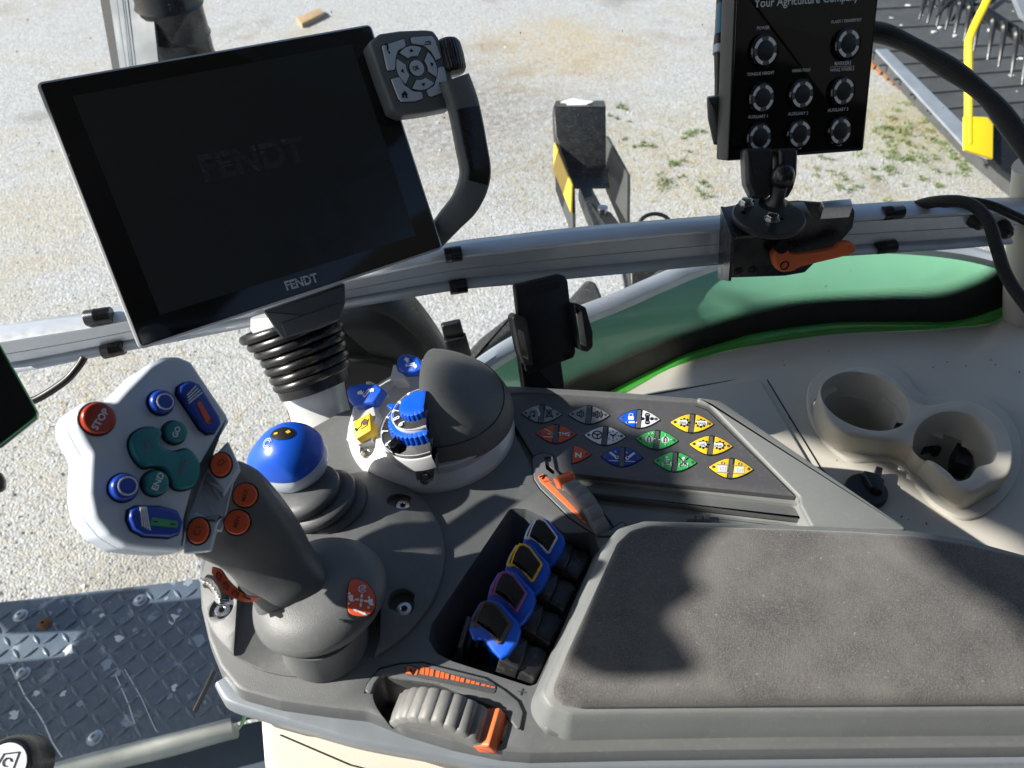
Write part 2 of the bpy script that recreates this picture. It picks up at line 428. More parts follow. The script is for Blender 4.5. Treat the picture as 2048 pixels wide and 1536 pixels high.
    def text(s, body, fr, A, Bp, m, w_=.0004, hs=1.0, bold=0, shear=0, t=.0001):
        """text whose baseline runs from 2-D point A to Bp on fr; hs stretches height"""
        key = (body, bold, shear)
        if key not in TXT:
            cu = bpy.data.curves.new('txt', 'FONT'); cu.body = body; cu.size = 1; cu.offset = bold; cu.shear = shear
            cu.resolution_u = 3
            o = bpy.data.objects.new('txt', cu); col.objects.link(o)
            me = bpy.data.meshes.new_from_object(o.evaluated_get(bpy.context.evaluated_depsgraph_get()))
            TXT[key] = ([tuple(v.co) for v in me.vertices], [tuple(p.vertices) for p in me.polygons])
            bpy.data.objects.remove(o); bpy.data.curves.remove(cu); bpy.data.meshes.remove(me)
        vs, ps = TXT[key]
        if not vs: return s
        x0 = min(v[0] for v in vs); x1 = max(v[0] for v in vs)
        a = V(A); d = V(Bp) - a; k = d.length / (x1 - x0); d.normalize(); nrm = V((-d.y, d.x)); mi = s.mi(m)
        nv = [s.bm.verts.new(fr.p(*(a + d * ((v[0] - x0) * k) + nrm * (v[1] * k * hs)), w_)) for v in vs]
        for p in ps:
            try: f = s.bm.faces.new([nv[i] for i in p]); f.material_index = mi
            except ValueError: pass
        return s
    def obj(s, name, parent=None, angle=35, kind=None, recalc=True, smooth=True, **kw):
        if recalc: bmesh.ops.recalc_face_normals(s.bm, faces=s.bm.faces)
        o0 = V((0, 0, 0))
        if parent is not None: o0 = ORG[parent.name]
        elif s.bm.verts and not kind:
            xs = [v.co for v in s.bm.verts]
            o0 = V(((min(c.x for c in xs) + max(c.x for c in xs)) / 2, (min(c.y for c in xs) + max(c.y for c in xs)) / 2, min(c.z for c in xs)))
        me = bpy.data.meshes.new(name)
        for v in s.bm.verts: v.co -= o0
        s.bm.to_mesh(me); s.bm.free()
        for m in s.m: me.materials.append(MATS[m])
        if smooth: me.shade_smooth(); me.set_sharp_from_angle(angle=R(angle))
        o = bpy.data.objects.new(name, me); col.objects.link(o)
        ORG[o.name] = o0
        if parent is not None: o.parent = parent
        else: o.location = o0
        if kind: o['kind'] = kind
        for k, v in kw.items(): o[k] = v
        return o
ORG = {}
def thing(name, label, cat, loc, group=None):
    o = bpy.data.objects.new(name, None); col.objects.link(o); o.empty_display_size = .02
    o.location = loc; ORG[o.name] = V(loc); o['label'] = label; o['category'] = cat
    if group: o['group'] = group
    return o
def carve(o, cutters, bevel=0, seg=2):
    """cut closed builder meshes out of o, then soften the edges"""
    tmp = []
    for c in cutters:
        bmesh.ops.recalc_face_normals(c.bm, faces=c.bm.faces)
        me = bpy.data.meshes.new('c')
        for v in c.bm.verts: v.co -= ORG[o.name]
        c.bm.to_mesh(me); c.bm.free()
        for m in c.m: me.materials.append(MATS[m])
        q = bpy.data.objects.new('c', me); col.objects.link(q); q.matrix_world = Matrix.Translation(ORG[o.name]); tmp.append(q)
        md = o.modifiers.new('b', 'BOOLEAN'); md.object = q; md.solver = 'EXACT'; md.material_mode = 'TRANSFER'
    if bevel:
        md = o.modifiers.new('v', 'BEVEL'); md.width = bevel; md.segments = seg; md.limit_method = 'ANGLE'; md.angle_limit = R(40); md.use_clamp_overlap = True
    bpy.context.view_layer.update()
    me = bpy.data.meshes.new_from_object(o.evaluated_get(bpy.context.evaluated_depsgraph_get()))
    o.modifiers.clear(); old = o.data; o.data = me; me.name = old.name
    me.shade_smooth(); me.set_sharp_from_angle(angle=R(35))
    for q in tmp: bpy.data.objects.remove(q)
    return o
# ================================================================== SETTING
g = B(); g.flat(FZ(-2.3), [(-60, -30), (60, -30), (60, 90), (-60, 90)], 0, 'gravel')
g.obj('ground', kind='structure')

def RS(x, y, z, zr=1.0):                     # where the sunbeam that reaches this point crosses height zr
    p = Z(x, y, z); return p + SUN * ((zr - z) / SUN.z)
F1 = FZ(1.0)
edge_ = [(-1.56, .70), (-1.56, .40), (-1.45, .372), (-1.40, .340), (-1.36, .300), (-1.30, .255)] + [tuple(RS(x, y, .031).xy) for x, y in ((1800, 1062), (1850, 1122), (1905, 1168), (1985, 1212), (2048, 1268), (2200, 1420))] + [(-1.10, -1.1), (.95, -1.1), (.95, .70)]  # roof outline shaped to the shade edge on pad and panel
ro = B().prism(F1, edge_, 0, .05, 'roof_lining')
ro = ro.obj('cab_roof', label='pale grey cab roof lining overhead, edge and opening shaped to shade the console', category='roof')
hole = [RS(x, y, -.108) for x, y in ((1880, 950), (1915, 1008), (2080, 1078), (2150, 900), (1990, 955))]  # opening added so a sun patch reaches the beige panel
hb = B().prism(F1, [(p.x, p.y) for p in hole], -.1, .2, 'roof_lining')
carve(ro, [hb])
# added blocker slab, out of frame: its outline is shaped to shade the step plate
tp = [(-120, 1215), (5, 1203), (60, 1200), (265, 1178), (262, 1210), (400, 1196), (620, 1190), (620, 1402), (484, 1433), (275, 1483), (98, 1530), (-120, 1592), (-120, 1335), (0, 1327), (135, 1312), (165, 1262), (20, 1268), (-10, 1240), (-120, 1240)]
hp = [RS(x, y, -.86, -.40) for x, y in tp]
B().prism(FZ(-.40), [(p.x, p.y) for p in hp], 0, .02, 'green_paint').obj('step_shade_blocker', label='added green slab beyond the left, shaped to shade the step plate', category='blocker')

k = B(); k.prism(Fr((0, -1.12, 0), (0, 1, 0), (1, 0, 0)), [(-.5, .6), (1.65, .6), (1.65, -1.0), (-.5, -1.0)], -.03, 0, 'cab_wall')
k.prism(Fr((1.62, 0, 0), (-1, 0, 0), (0, 1, 0)), [(-1.1, -.6), (.75, -.6), (.75, 1.0), (-1.1, 1.0)] if 0 else [(-1.15, .6), (.75, .6), (.75, -1.0), (-1.15, -1.0)] if Fr((1.62, 0, 0), (-1, 0, 0), (0, 1, 0)).y.z < 0 else [(-1.15, -.6), (.75, -.6), (.75, 1.0), (-1.15, 1.0)], -.03, 0, 'cab_wall')
k.obj('cab_walls', label='unseen dark walls added behind the driver and in place of the door glass', category='wall')  # added unseen walls that cut sky light and darken reflections
vz = [RS(x, y, .031, .62) for x, y in ((1215, 1040), (1405, 1042), (1362, 1092), (1336, 1142), (1352, 1185), (1302, 1222), (1288, 1250), (1316, 1290), (1338, 1350), (1200, 1354), (1150, 1330), (1128, 1310), (1150, 1240))]
B().prism(FZ(.62), c2([(p.x, p.y) for p in vz], 3), 0, .012, 'cab_wall', .003).obj('pad_shade_blocker', label='added dark slab beyond the left edge, shaped to shade the pad', category='visor')  # invented unseen slab, outline shaped to cast the pad's shade
vf = [RS(x, y, .0, .66) for x, y in ((1120, 812), (1140, 812), (1165, 812), (1178, 850), (1255, 870), (1306, 905), (1319, 950), (1318, 1000), (1350, 1015), (1385, 1040), (1300, 1062), (1215, 1066), (1170, 1010), (1130, 960), (1110, 900))]
vo = B().prism(FZ(.66), c2([(p.x, p.y) for p in vf], 3), 0, .012, 'cab_wall', .003).obj('keypad_shade_blocker', label='second added dark slab beyond the left edge, shaped to shade the keypad', category='blind')  # another invented slab out of view, cut to cast shade on the keypad
# ---- window frame of reference: a plane running along the cab side
WN = V((-.21, .978, 0)).normalized()
FW = Fr(WN * .60, -WN, (.978, .21, 0))       # glass
FRL = Fr(WN * .560, -WN, (.978, .21, 0))     # rail face

# ---- aluminium rail
top = [(-60, 675), (0, 665), (90, 651), (200, 634), (330, 608), (520, 574), (700, 540), (905, 497), (1020, 482), (1130, 469), (1290, 454), (1450, 441), (1600, 428), (1760, 416), (1900, 409), (2060, 404)]
bot = [(-60, 756), (0, 746), (90, 730), (200, 707), (330, 682), (520, 645), (700, 611), (905, 577), (1020, 566), (1130, 555), (1290, 540), (1450, 525), (1600, 515), (1760, 505), (1900, 496), (2012, 486)]
T3 = crom([FRL.hit(*p) for p in top], 5, False); B3 = crom([FRL.hit(*p) for p in bot], 5, False)
prof = [(0, .002), (.02, -.004), (.07, -.0075), (.13, -.0065), (.17, -.002), (.19, .0015), (.23, .0015), (.25, -.001), (.46, -.001), (.465, 0), (.475, 0), (.48, -.001), (.74, -.001), (.76, .0015), (.79, .0015), (.81, -.003), (.85, -.008), (.92, -.009), (.97, -.005), (1, .002), (1.0, .010), (.9, .014), (.1, .014), (0, .010)]
rb = B(); rb.rings([[b + (t - b) * v + WN * o for v, o in prof] for t, b in zip(T3, B3)], 'aluminium', cap0=True, cap1=True)
rail = thing('mounting_rail', 'bare aluminium accessory rail running along the side window, across the whole picture', 'rail', FRL.hit(1200, 560))
rb.obj('rail_profile', rail, angle=50)
for (x, y, s) in ((1950, 441, 1), (2003, 456, 1.15)):
    q = Fr(FRL.hit(x, y, .003), -WN, (1, .2, 0)); k = B()
    k.lathe(q.o, q.n, [(0, .012 * s), (.003 * s, .0118 * s), (.006 * s, .009 * s), (.0065 * s, .004 * s), (.0078 * s, .002 * s), (.0078 * s, -.004)], 'black_rubber', 24)
    k.obj('rubber_plug', rail)
def clip(x0, y0, x1, y1, hh, lab):
    a, b = FRL.hit(x0, y0, .003), FRL.hit(x1, y1, .003); ax = (b - a)
    k = B(); L_ = ax.length; r_ = hh
    pr = [(0, 0), (r_ * .92, 0), (r_, .001), (r_, L_ * .34), (r_ * 1.03, L_ * .36), (r_ * 1.03, L_ * .42), (r_, L_ * .44), (r_, L_ - .001), (r_ * .92, L_), (0, L_)]
    k.lathe(a, ax.normalized(), pr, 'black_rubber', 24, (0, 0, 1))
    k.obj('rail_clip', angle=40, label=lab, category='clip', group='black clips on the window rail')
clip(171, 637, 224, 629, .0068, 'black clip on the upper edge of the rail, left of the black terminal')
clip(205, 704, 248, 694, .0064, 'black clip on the lower edge of the rail, left of the black terminal')
clip(889, 511, 923, 506, .0068, 'black clip on the upper edge of the rail, just right of the black terminal')
clip(899, 576, 934, 571, .0064, 'black clip on the lower edge of the rail, between terminal and phone holder')
clip(1764, 427, 1804, 423, .0068, 'black clip on the upper edge of the rail, right of the orange handle')
clip(1752, 496, 1790, 492, .0064, 'black clip on the lower edge of the rail, right of the orange handle')

# ---- side window: glass, dotted print, black seal, green frame strip
gl = thing('side_window', 'clear side window above the beige panel with dotted black edge print', 'window', FW.hit(1400, 760))
gp = [(-900, -600), (2600, -600), (2600, 560), (2035, 560), (2010, 585), (1985, 612), (1900, 640), (1700, 655), (1500, 672), (1400, 690), (1300, 718), (1200, 765), (1150, 800), (560, 800), (520, 1700), (-900, 1700)]
B().flat(FW, FW.tr(gp), 0, 'window_glass').obj('pane', gl)
def band(fr, up, lo, m, w_=.0, n=6, dots=False, step=.00135):
    U = crom([fr.hit(x, y, w_) for x, y in up], n, False); L_ = crom([fr.hit(x, y, w_) for x, y in lo], n, False)
    k = B(); ln = [0]
    for i in range(1, len(U)): ln.append(ln[-1] + (U[i] - U[i - 1]).length)
    rows = 9
    rs = [[U[i] + (L_[i] - U[i]) * (j / rows) for i in range(len(U))] for j in range(rows + 1)]
    k.rings(rs, m, closed=False, uvs=lambda i, j: (ln[min(j, len(U) - 1)] / step, 9 - i)); return k
du = [(1100, 762), (1149, 740), (1210, 712), (1274, 684), (1374, 648), (1460, 618), (1524, 601), (1624, 584), (1774, 576), (1874, 570), (1935, 552), (1985, 520), (2012, 480), (2030, 420), (2040, 340), (2046, 200)]
dl = [(1120, 782), (1160, 762), (1216, 738), (1280, 708), (1378, 671), (1465, 642), (1527, 626), (1626, 608), (1775, 600), (1876, 597), (1950, 575), (2002, 543), (2026, 496), (2044, 426), (2056, 340), (2062, 200)]
band(FW, du, dl, 'frit_dots', .0010, dots=True).obj('dot_print', gl)
sl = [(1160, 835), (1225, 800), (1290, 765), (1330, 742), (1400, 716), (1527, 680), (1676, 660), (1826, 657), (1926, 654), (2014, 628), (2036, 596), (2056, 540), (2066, 470), (2074, 400), (2078, 340), (2082, 200)]
k = band(FW, dl, sl, 'matte_black', .0012); k.obj('black_print', gl)
# dots round the cab corner left of the phone holder
du2 = [(760, 596), (810, 612), (850, 640), (885, 685), (915, 730), (945, 770), (965, 810), (970, 850)]
dl2 = [(690, 606), (770, 630), (815, 660), (855, 700), (890, 745), (918, 785), (935, 820), (940, 850)]
k = B(); U = crom([FW.hit(x, y, .0010) for x, y in du2], 6, False); L_ = crom([FW.hit(x, y, .0010) for x, y in dl2], 6, False); ln = [0]
for i in range(1, len(U)): ln.append(ln[-1] + (U[i] - U[i - 1]).length)
k.rings([[U[i] + (L_[i] - U[i]) * (j / 9) for i in range(len(U))] for j in range(10)], 'frit_dots', closed=False, uvs=lambda i, j: (ln[min(j, len(U) - 1)] / .00135, 9 - i))
k.obj('dot_print', gl)

# green cab frame strip below the glass
gu = [(1120, 842), (1180, 812), (1250, 776), (1310, 746), (1374, 716), (1450, 692), (1524, 672), (1674, 652), (1824, 650), (1924, 647), (2014, 618), (2034, 590), (2044, 560)]
gd = [(1150, 850), (1226, 812), (1280, 778), (1330, 750), (1390, 728), (1460, 710), (1526, 697), (1674, 677), (1842, 670), (1972, 660), (2018, 634), (2036, 602), (2046, 574)]
FG = Fr(WN * .592, -WN, (.978, .21, 0)); k = B()
U = crom([FG.hit(x, y) for x, y in gu], 6, False); L_ = crom([FG.hit(x, y) for x, y in gd], 6, False)
rows = [(0, .006), (.04, .001), (.15, -.0015), (.5, -.003), (.85, -.0015), (1, .002), (1.15, .008)]
k.rings([[u + (l - u) * f + WN * o for f, o in rows] for u, l in zip(U, L_)], 'green_paint', closed=False)
k.obj('cab_frame_strip', angle=60, label='shiny green painted strip between the black window edge and beige panel', category='frame strip')

# ---- beige side panel (loft): front edge, flat, soft ridge, up to the strip
ZB = -.108
r_front = [(900, 1000), (1250, 980), (1500, 1100), (1800, 1300), (2100, 1420), (2400, 1500)]
r_a = [(900, 860), (1200, 835), (1450, 790), (1640, 752), (1800, 768), (2000, 835), (2400, 980)]
r_b = [(900, 850), (1200, 822), (1440, 770), (1630, 728), (1800, 740), (2000, 800), (2400, 940)]
r_c = [(900, 838), (1200, 812), (1425, 755), (1620, 712), (1790, 718), (1960, 752), (2400, 860)]
r_d = gd
def cpath(pts, f, n=170):
    P = crom([f(x, y) for x, y in pts], 10, False); L_ = [0]
    for i in range(1, len(P)): L_.append(L_[-1] + (P[i] - P[i - 1]).length)
    out = []; j = 0
    for k_ in range(n + 1):
        s = L_[-1] * k_ / n
        while j < len(P) - 2 and L_[j + 1] < s: j += 1
        q = (s - L_[j]) / max(1e-9, L_[j + 1] - L_[j]); out.append(P[j] + (P[j + 1] - P[j]) * q)
    return out
rowsP = [cpath(r_front, lambda x, y: Z(x, y, ZB)), cpath(r_a, lambda x, y: Z(x, y, ZB)), cpath(r_b, lambda x, y: Z(x, y, ZB + .001)),
         cpath(r_c, lambda x, y: Z(x, y, ZB - .001))]
gdl = [(1080, 880)] + gd[1:-1] + [(2040, 640), (2300, 560)]
gdl = [(950, 850), (1130, 838), (1226, 814), (1282, 784), (1332, 756), (1392, 734), (1462, 716), (1528, 703), (1676, 683), (1842, 676), (1974, 664), (2022, 642), (2120, 640), (2300, 660)]
FG2 = Fr(WN * .589, -WN, (.978, .21, 0))
gdl = [(x, y - 15) for x, y in gdl]
rowsP += [cpath(gdl, lambda x, y: FG2.hit(x, y))]
sp = thing('beige_side_panel', 'beige moulded side panel below the window, carrying two cup holders', 'panel', Z(1600, 760, ZB))
k = B()
def smooth_rows(rows, n=5):
    m_ = len(rows[0]); cols = [crom([r[i] for r in rows], n, False) for i in range(m_)]
    return [[cols[i][j] for i in range(m_)] for j in range(len(cols[0]))]
k.rings(smooth_rows(rowsP[1:]), 'beige', closed=False); 
k.rings([[a + (b - a) * (q / 40) for a, b in zip(rowsP[0], rowsP[1])] for q in range(41)], 'beige', closed=False)
bmesh.ops.remove_doubles(k.bm, verts=k.bm.verts, dist=.00005)
panel = k.obj('panel_shell', sp, angle=70)
# lid lines
FB = FZ(ZB)
k = B(); k.line(FB, FB.tr([(1180, 812), (1300, 790), (1528, 750), (1640, 935), (1700, 1000)]), .0012, .0005, 'ink_black')
k.obj('lid_seam', sp)
k = B(); o_ = FB.tr([(1200, 818), (1310, 797), (1518, 762), (1620, 935), (1670, 1010), (1400, 1010)])
k.prism(FB, fillet(o_, .006), 0, .0035, 'beige', .002); k.obj('storage_lid', sp)

# double cup holder
zc = ZB + .028; FCt = FZ(zc)
ch = thing('cup_holder', 'beige double cup holder with a round left cup and a notched right cup', 'cup holder', Z(1830, 880, ZB))
sh = [(1618, 800), (1628, 765), (1660, 738), (1710, 722), (1765, 728), (1805, 752), (1828, 790), (1860, 808), (1910, 795), (1965, 805), (2010, 840), (2035, 890), (2034, 940), (2005, 985), (1950, 990), (1890, 962), (1850, 925), (1815, 885), (1765, 872), (1700, 868), (1650, 845), (1625, 820)]
sh = [(1640, 800), (1642, 772), (1665, 748), (1708, 732), (1760, 738), (1800, 762), (1826, 795), (1860, 808), (1915, 798), (1970, 812), (2012, 850), (2028, 900), (2022, 945), (1990, 962), (1945, 985), (1900, 962), (1862, 925), (1835, 895), (1800, 880), (1750, 876), (1690, 864), (1655, 836)]
k = B(); o_ = c2(FCt.tr(sh), 5)
k.prism(FCt, o_, ZB - zc - .004, 0, 'beige', .004, seg=4)
# flange
body = k.obj('cup_body', ch, angle=40)
c1c = FCt.l(1730, 800); c2c = FCt.l(1912, 885)
cut1 = B(); cut1.rings([[FCt.p(u, v, w_) for u, v in circ(c1c[0], c1c[1], r_, 48)] for r_, w_ in ((.0365, -.14), (.0375, -.030), (.0405, -.0299), (.0435, .03))], 'beige', cap0=True, cap1=True)
cut2 = B(); c2o = c2(FCt.tr([(1826, 885), (1838, 850), (1870, 828), (1912, 823), (1955, 836), (1985, 868), (1995, 905), (1985, 925), (1955, 935), (1940, 955), (1915, 962), (1897, 945), (1870, 925), (1840, 908)]), 5)
cc = V((sum(p[0] for p in c2o) / len(c2o), sum(p[1] for p in c2o) / len(c2o)))
shr = lambda f: [tuple(cc + (V(p) - cc) * f) for p in c2o]
cut2.rings([[FCt.p(u, v, w_) for u, v in q] for q, w_ in ((shr(.8), -.12), (shr(1.0), .0), (shr(1.02), .03))], 'beige', cap0=True, cap1=True)
# deepen the body so the cups have walls and floors below the panel
panel_cut1 = B(); panel_cut1.rings([[FCt.p(u, v, w_) for u, v in circ(c1c[0], c1c[1], .044, 40)] for w_ in (-.2, .02)], 'beige', cap0=True, cap1=True)
panel_cut2 = B(); panel_cut2.rings([[FCt.p(u, v, w_) for u, v in shr(1.0)] for w_ in (-.2, .02)], 'beige', cap0=True, cap1=True)
carve(body, [cut1, cut2], .0015, 2)
for nm, oo, rr in (('cup_wall', None, None),):
    k = B()
    for (cx_, cy_), prf in ((c1c, [(.0425, -.012), (.0415, -.030), (.0365, -.0301), (.036, -.07), (.030, -.075), (0, -.075)]),):
        k.lathe(FCt.p(cx_, cy_, 0), (0, 0, 1), prf, 'beige', 48)
    # second cup
    k.rings([[FCt.p(u, v, w_) for u, v in q] for q, w_ in ((shr(.995), -.004), (shr(.86), -.075))], 'beige', cap1=True)
    k.obj('cup_wall', ch, angle=40)
# finger notches ledge blocks in cup one
for a0, a1 in ((1.9, 2.75), (5.9, 6.9)):
    k = B(); k.rings([[FCt.p(c1c[0] + r_ * math.cos(a0 + (a1 - a0) * i / 8), c1c[1] + r_ * math.sin(a0 + (a1 - a0) * i / 8), w_) for i in range(9)] for r_, w_ in ((.042, -.017), (.035, -.018), (.0352, -.033))], 'beige', closed=False)
    k.obj('cup_ledge', ch)
k = B(); fl = [(1612, 800), (1622, 762), (1658, 735), (1710, 720), (1768, 727), (1808, 750), (1834, 786), (1865, 797), (1920, 788), (1975, 802), (2022, 845), (2040, 900), (2030, 965), (1985, 1020), (1925, 1042), (1865, 1012), (1830, 970), (1800, 935), (1760, 925), (1700, 925), (1650, 890), (1620, 845)]
k.prism(FB, c2(FB.tr(fl), 5), -.002, .004, 'beige', .002)
flg = k.obj('cup_flange', ch, angle=40)
panel_c = []
carve(flg, [panel_cut1, panel_cut2])
pc1 = B(); pc1.rings([[FCt.p(u, v, w_) for u, v in circ(c1c[0], c1c[1], .043, 40)] for w_ in (-.2, .02)], 'beige', cap0=True, cap1=True)
# open the panel under both cups
import mathutils
def punch(o, tests):
    bm = bmesh.new(); bm.from_mesh(o.data); off = ORG[o.name]
    dele = [f for f in bm.faces if any(t(f.calc_center_median() + off) < .95 for t in tests)]
    bmesh.ops.delete(bm, geom=dele, context='FACES'); bm.to_mesh(o.data); bm.free()
cw1 = FCt.p(*c1c); cw2 = FCt.p(cc.x, cc.y)
punch(panel, [lambda p: ((p - cw1).xy.length / .045), lambda p: ((p - cw2).xy.length / .045)])
k = B(); rr = random.Random(9)
for _ in range(46):
    x, y = rr.uniform(1560, 2040), rr.uniform(700, 1060); p = Z(x, y, ZB + .0006)
    if (p - cw1).xy.length < .06 or (p - cw2).xy.length < .065: continue
    r_ = rr.uniform(.0004, .0012); k.prism(FZ(ZB), circ(p.x, p.y, r_, 7, r_ * rr.uniform(.5, 1)), 0, .0008, 'brown')
k.obj('dirt_specks', sp, kind='stuff')
# black clips lying in the right cup
zf = zc - .055
def cupthing(pts, h, lab, nm):
    f = FZ(zf); k = B(); k.prism(f, fillet(f.tr(pts), .002), 0, h, 'black_plastic', .001); k.obj(nm, label=lab, category='plug', group='black plugs in the right cup')
cupthing([(1838, 890), (1868, 884), (1877, 912), (1866, 915), (1858, 905), (1840, 912)], .010, 'small angled black plug at the left wall of the right cup', 'plastic_plug')
cupthing([(1903, 892), (1940, 905), (1925, 960), (1893, 950)], .020, 'long upright black plug in the middle of the right cup', 'plastic_plug')
cupthing([(1948, 940), (1988, 932), (1992, 945), (1950, 954)], .012, 'short flat black plug near the notch of the right cup', 'plastic_plug')
# black socket cap on the panel
FS = FZ(ZB + .001); k = B()
o_ = FS.l(1730, 985); k.prism(FS, circ(o_[0], o_[1], .019, 32), 0, .006, 'black_plastic', .002)
k.prism(FS, fillet(FS.tr([(1718, 956), (1745, 962), (1762, 975), (1758, 1000), (1735, 990)]), .002), .006, .012, 'black_plastic', .0015)
k.prism(FS, fillet(FS.tr([(1745, 948), (1758, 952), (1754, 972), (1741, 968)]), .001), .003, .012, 'black_plastic', .001)
k.obj('socket_cap', label='round black socket cap with a pull tab, on the beige panel below the cups', category='socket cap')
# beige pillar trim at the right edge
k = B(); pts = [(2062, 330), (2050, 480), (2040, 600), (2048, 690), (2075, 760)]
k.tube([FG2.hit(x, y, .012) for x, y in pts], [.016, .017, .017, .020, .026], 'beige', 20)
k.obj('pillar_trim', label='beige pillar trim at the right edge, beside the window end', category='trim')
# ================================================================== OUTSIDE THE WINDOW
# fender
fo = [(880, 840), (960, 765), (1040, 712), (1130, 668), (1240, 625), (1330, 585), (1430, 545), (1540, 520), (1650, 511), (1780, 510), (1900, 520), (1990, 540), (2060, 570), (2150, 640)]
fi = [(900, 900), (1010, 860), (1100, 830), (1190, 800), (1290, 765), (1370, 735), (1450, 712), (1560, 690), (1650, 676), (1780, 664), (1900, 655), (1990, 650), (2060, 650), (2150, 690)]
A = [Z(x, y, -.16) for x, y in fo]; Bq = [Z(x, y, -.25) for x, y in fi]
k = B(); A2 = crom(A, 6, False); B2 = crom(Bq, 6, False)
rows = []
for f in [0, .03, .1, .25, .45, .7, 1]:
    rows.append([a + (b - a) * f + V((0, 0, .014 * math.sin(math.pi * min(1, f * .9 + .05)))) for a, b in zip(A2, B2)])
k.rings(rows, 'fender_green_sky_tint', closed=False)
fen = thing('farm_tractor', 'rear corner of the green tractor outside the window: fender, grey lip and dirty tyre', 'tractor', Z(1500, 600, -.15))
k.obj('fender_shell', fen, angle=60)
k = B(); lip = []
for o_, h in ((.0, .02), (.006, .026), (.018, .026), (.030, .018), (.034, 0), (.034, -.04)):
    lip.append([a + V((-.21 * o_, .978 * o_, h - .008)) for a in A2])
k.rings(lip, 'galvanised', closed=False); k.obj('fender_lip', fen, angle=50)
# tyre with lugs, below and beyond the fender
ty = fen
def qz(pts, z, h, m, nm, par, bev=.01, r=.02):
    f = FZ(z); q = B(); q.prism(f, fillet(f.tr(pts), r), -h, 0, m, bev); return q.obj(nm, par)
qz([(905, 790), (935, 735), (985, 690), (1040, 655), (1130, 630), (1240, 600), (1235, 650), (1100, 710), (1000, 770), (950, 840)], -.28, .3, 'tyre', 'tyre', ty)
qz([(1120, 612), (1172, 556), (1192, 560), (1212, 604), (1150, 642), (1115, 640)], -.22, .12, 'tyre', 'lug', ty, .008)
qz([(915, 720), (960, 672), (1025, 622), (1040, 650), (975, 700), (940, 745)], -.22, .12, 'tyre', 'lug', ty, .008)
qz([(1290, 556), (1325, 530), (1400, 520), (1400, 545), (1330, 562)], -.22, .12, 'tyre', 'lug', ty, .008)
# work light bracket post
wl = thing('work_light_bracket', 'black steel bracket post with a hollow box head streaked white on top, outside the window', 'bracket', D(1180, 480, 1.55))
d0 = 1.62
def q4(pts, d, m, nm, par, th=.01, back=(0, .02, 0), bev=0):
    P = [D(x, y, dd) for (x, y), dd in zip(pts, d if isinstance(d, (list, tuple)) else [d] * len(pts))]
    n = (P[1] - P[0]).cross(P[2] - P[0]).normalized(); f = Fr(P[0], n, P[1] - P[0])
    if n.dot(CC - P[0]) < 0: f = Fr(P[0], -n, P[1] - P[0])
    q = B(); q.prism(f, [f.loc(p)[:2] for p in P], -th, 0, m, bev); return q.obj(nm, par), f
q4([(1107, 213), (1212, 213), (1213, 335), (1135, 338), (1110, 270)], d0, 'paint_black', 'front_plate', wl, .05, bev=.004)
q4([(1107, 213), (1212, 213), (1208, 201), (1112, 203)], [d0, d0, d0 + .05, d0 + .05], 'paint_black', 'top_plate', wl, .004)
k = B(); ft = Fr(D(1155, 208, d0 + .02), (0, -.3, 1)); k.prism(ft, c2([(u * .030 * (1 + .3 * math.sin(5 * a)), v * .012 * (1 + .3 * math.cos(3 * a))) for a, u, v in [(i * .42, math.cos(i * .42), math.sin(i * .42)) for i in range(15)]], 3), 0.001, .004, 'dropping', .001); k.obj('white_streak', wl)
q4([(1212, 272), (1255, 350), (1254, 470), (1240, 460), (1213, 380)], [d0, d0 - .12, d0 - .12, d0 - .1, d0], 'belt_grey', 'side_plate', wl, .006)
q4([(1109, 285), (1144, 375), (1146, 470), (1138, 460), (1113, 380)], [d0, d0 - .12, d0 - .12, d0 - .1, d0], 'belt_grey', 'side_plate', wl, .006)
q4([(1108, 284), (1143, 370), (1141, 425), (1112, 340)], [d0 - .004, d0 - .124, d0 - .124, d0 - .004], 'yellow_amber', 'reflector', wl, .003)
q4([(1135, 336), (1213, 335), (1219, 372), (1144, 372)], [d0 - .01, d0 - .01, d0 - .07, d0 - .07], 'black_metal', 'shelf', wl, .006)
q4([(1158, 372), (1182, 372), (1232, 470), (1196, 470)], [d0 - .07, d0 - .07, d0 - .22, d0 - .22], 'paint_black', 'arm', wl, .03)
q4([(1180, 405), (1222, 425), (1252, 465), (1200, 470)], [d0 - .13, d0 - .13, d0 - .2, d0 - .2], 'paint_black', 'arm_plate', wl, .02)
k = B(); bo = D(1205, 420, d0 - .16); k.lathe(bo, (0, 0, 1), [(.007, -.012), (.007, 0), (.010, 0), (.010, .006), (0, .007)], 'steel', 16); k.obj('bolt', wl)
q4([(1232, 470), (1275, 460), (1292, 700), (1275, 720)], [d0 - .2, d0 - .2, d0 - .45, d0 - .45], 'paint_black', 'post', wl, .03)
q4([(1260, 540), (1325, 535), (1330, 610), (1262, 625)], d0 - .35, 'paint_black', 'post_box', wl, .06, bev=.006)
q4([(1262, 612), (1330, 600), (1352, 650), (1352, 692), (1280, 705)], [d0 - .42] * 5, 'black_metal', 'foot', wl, .05, bev=.006)
q4([(1340, 640), (1420, 660), (1470, 690), (1345, 690)], [d0 - .44] * 4, 'black_metal', 'foot', wl, .02)
k = B(); rr = random.Random(4)
fdr = Fr(D(1310, 625, d0 - .44), -CF, (1, 0, 0))
k.prism(fdr, c2([(.030 * math.cos(a) * (1 + .35 * rr.random()), .026 * math.sin(a) * (1 + .5 * rr.random())) for a in [i * .45 for i in range(14)]], 3), 0, .004, 'dropping', .001)
k.prism(fdr, [(-.004, -.02), (.004, -.02), (.002, -.06), (-.003, -.055)], 0, .002, 'dropping'); k.obj('white_streak', wl)
k = B(); k.tube([D(x, y, 1.3) for x, y in ((1272, 470), (1282, 440), (1305, 428), (1330, 433), (1345, 452), (1350, 480))], .0035, 'wire_black', 8)
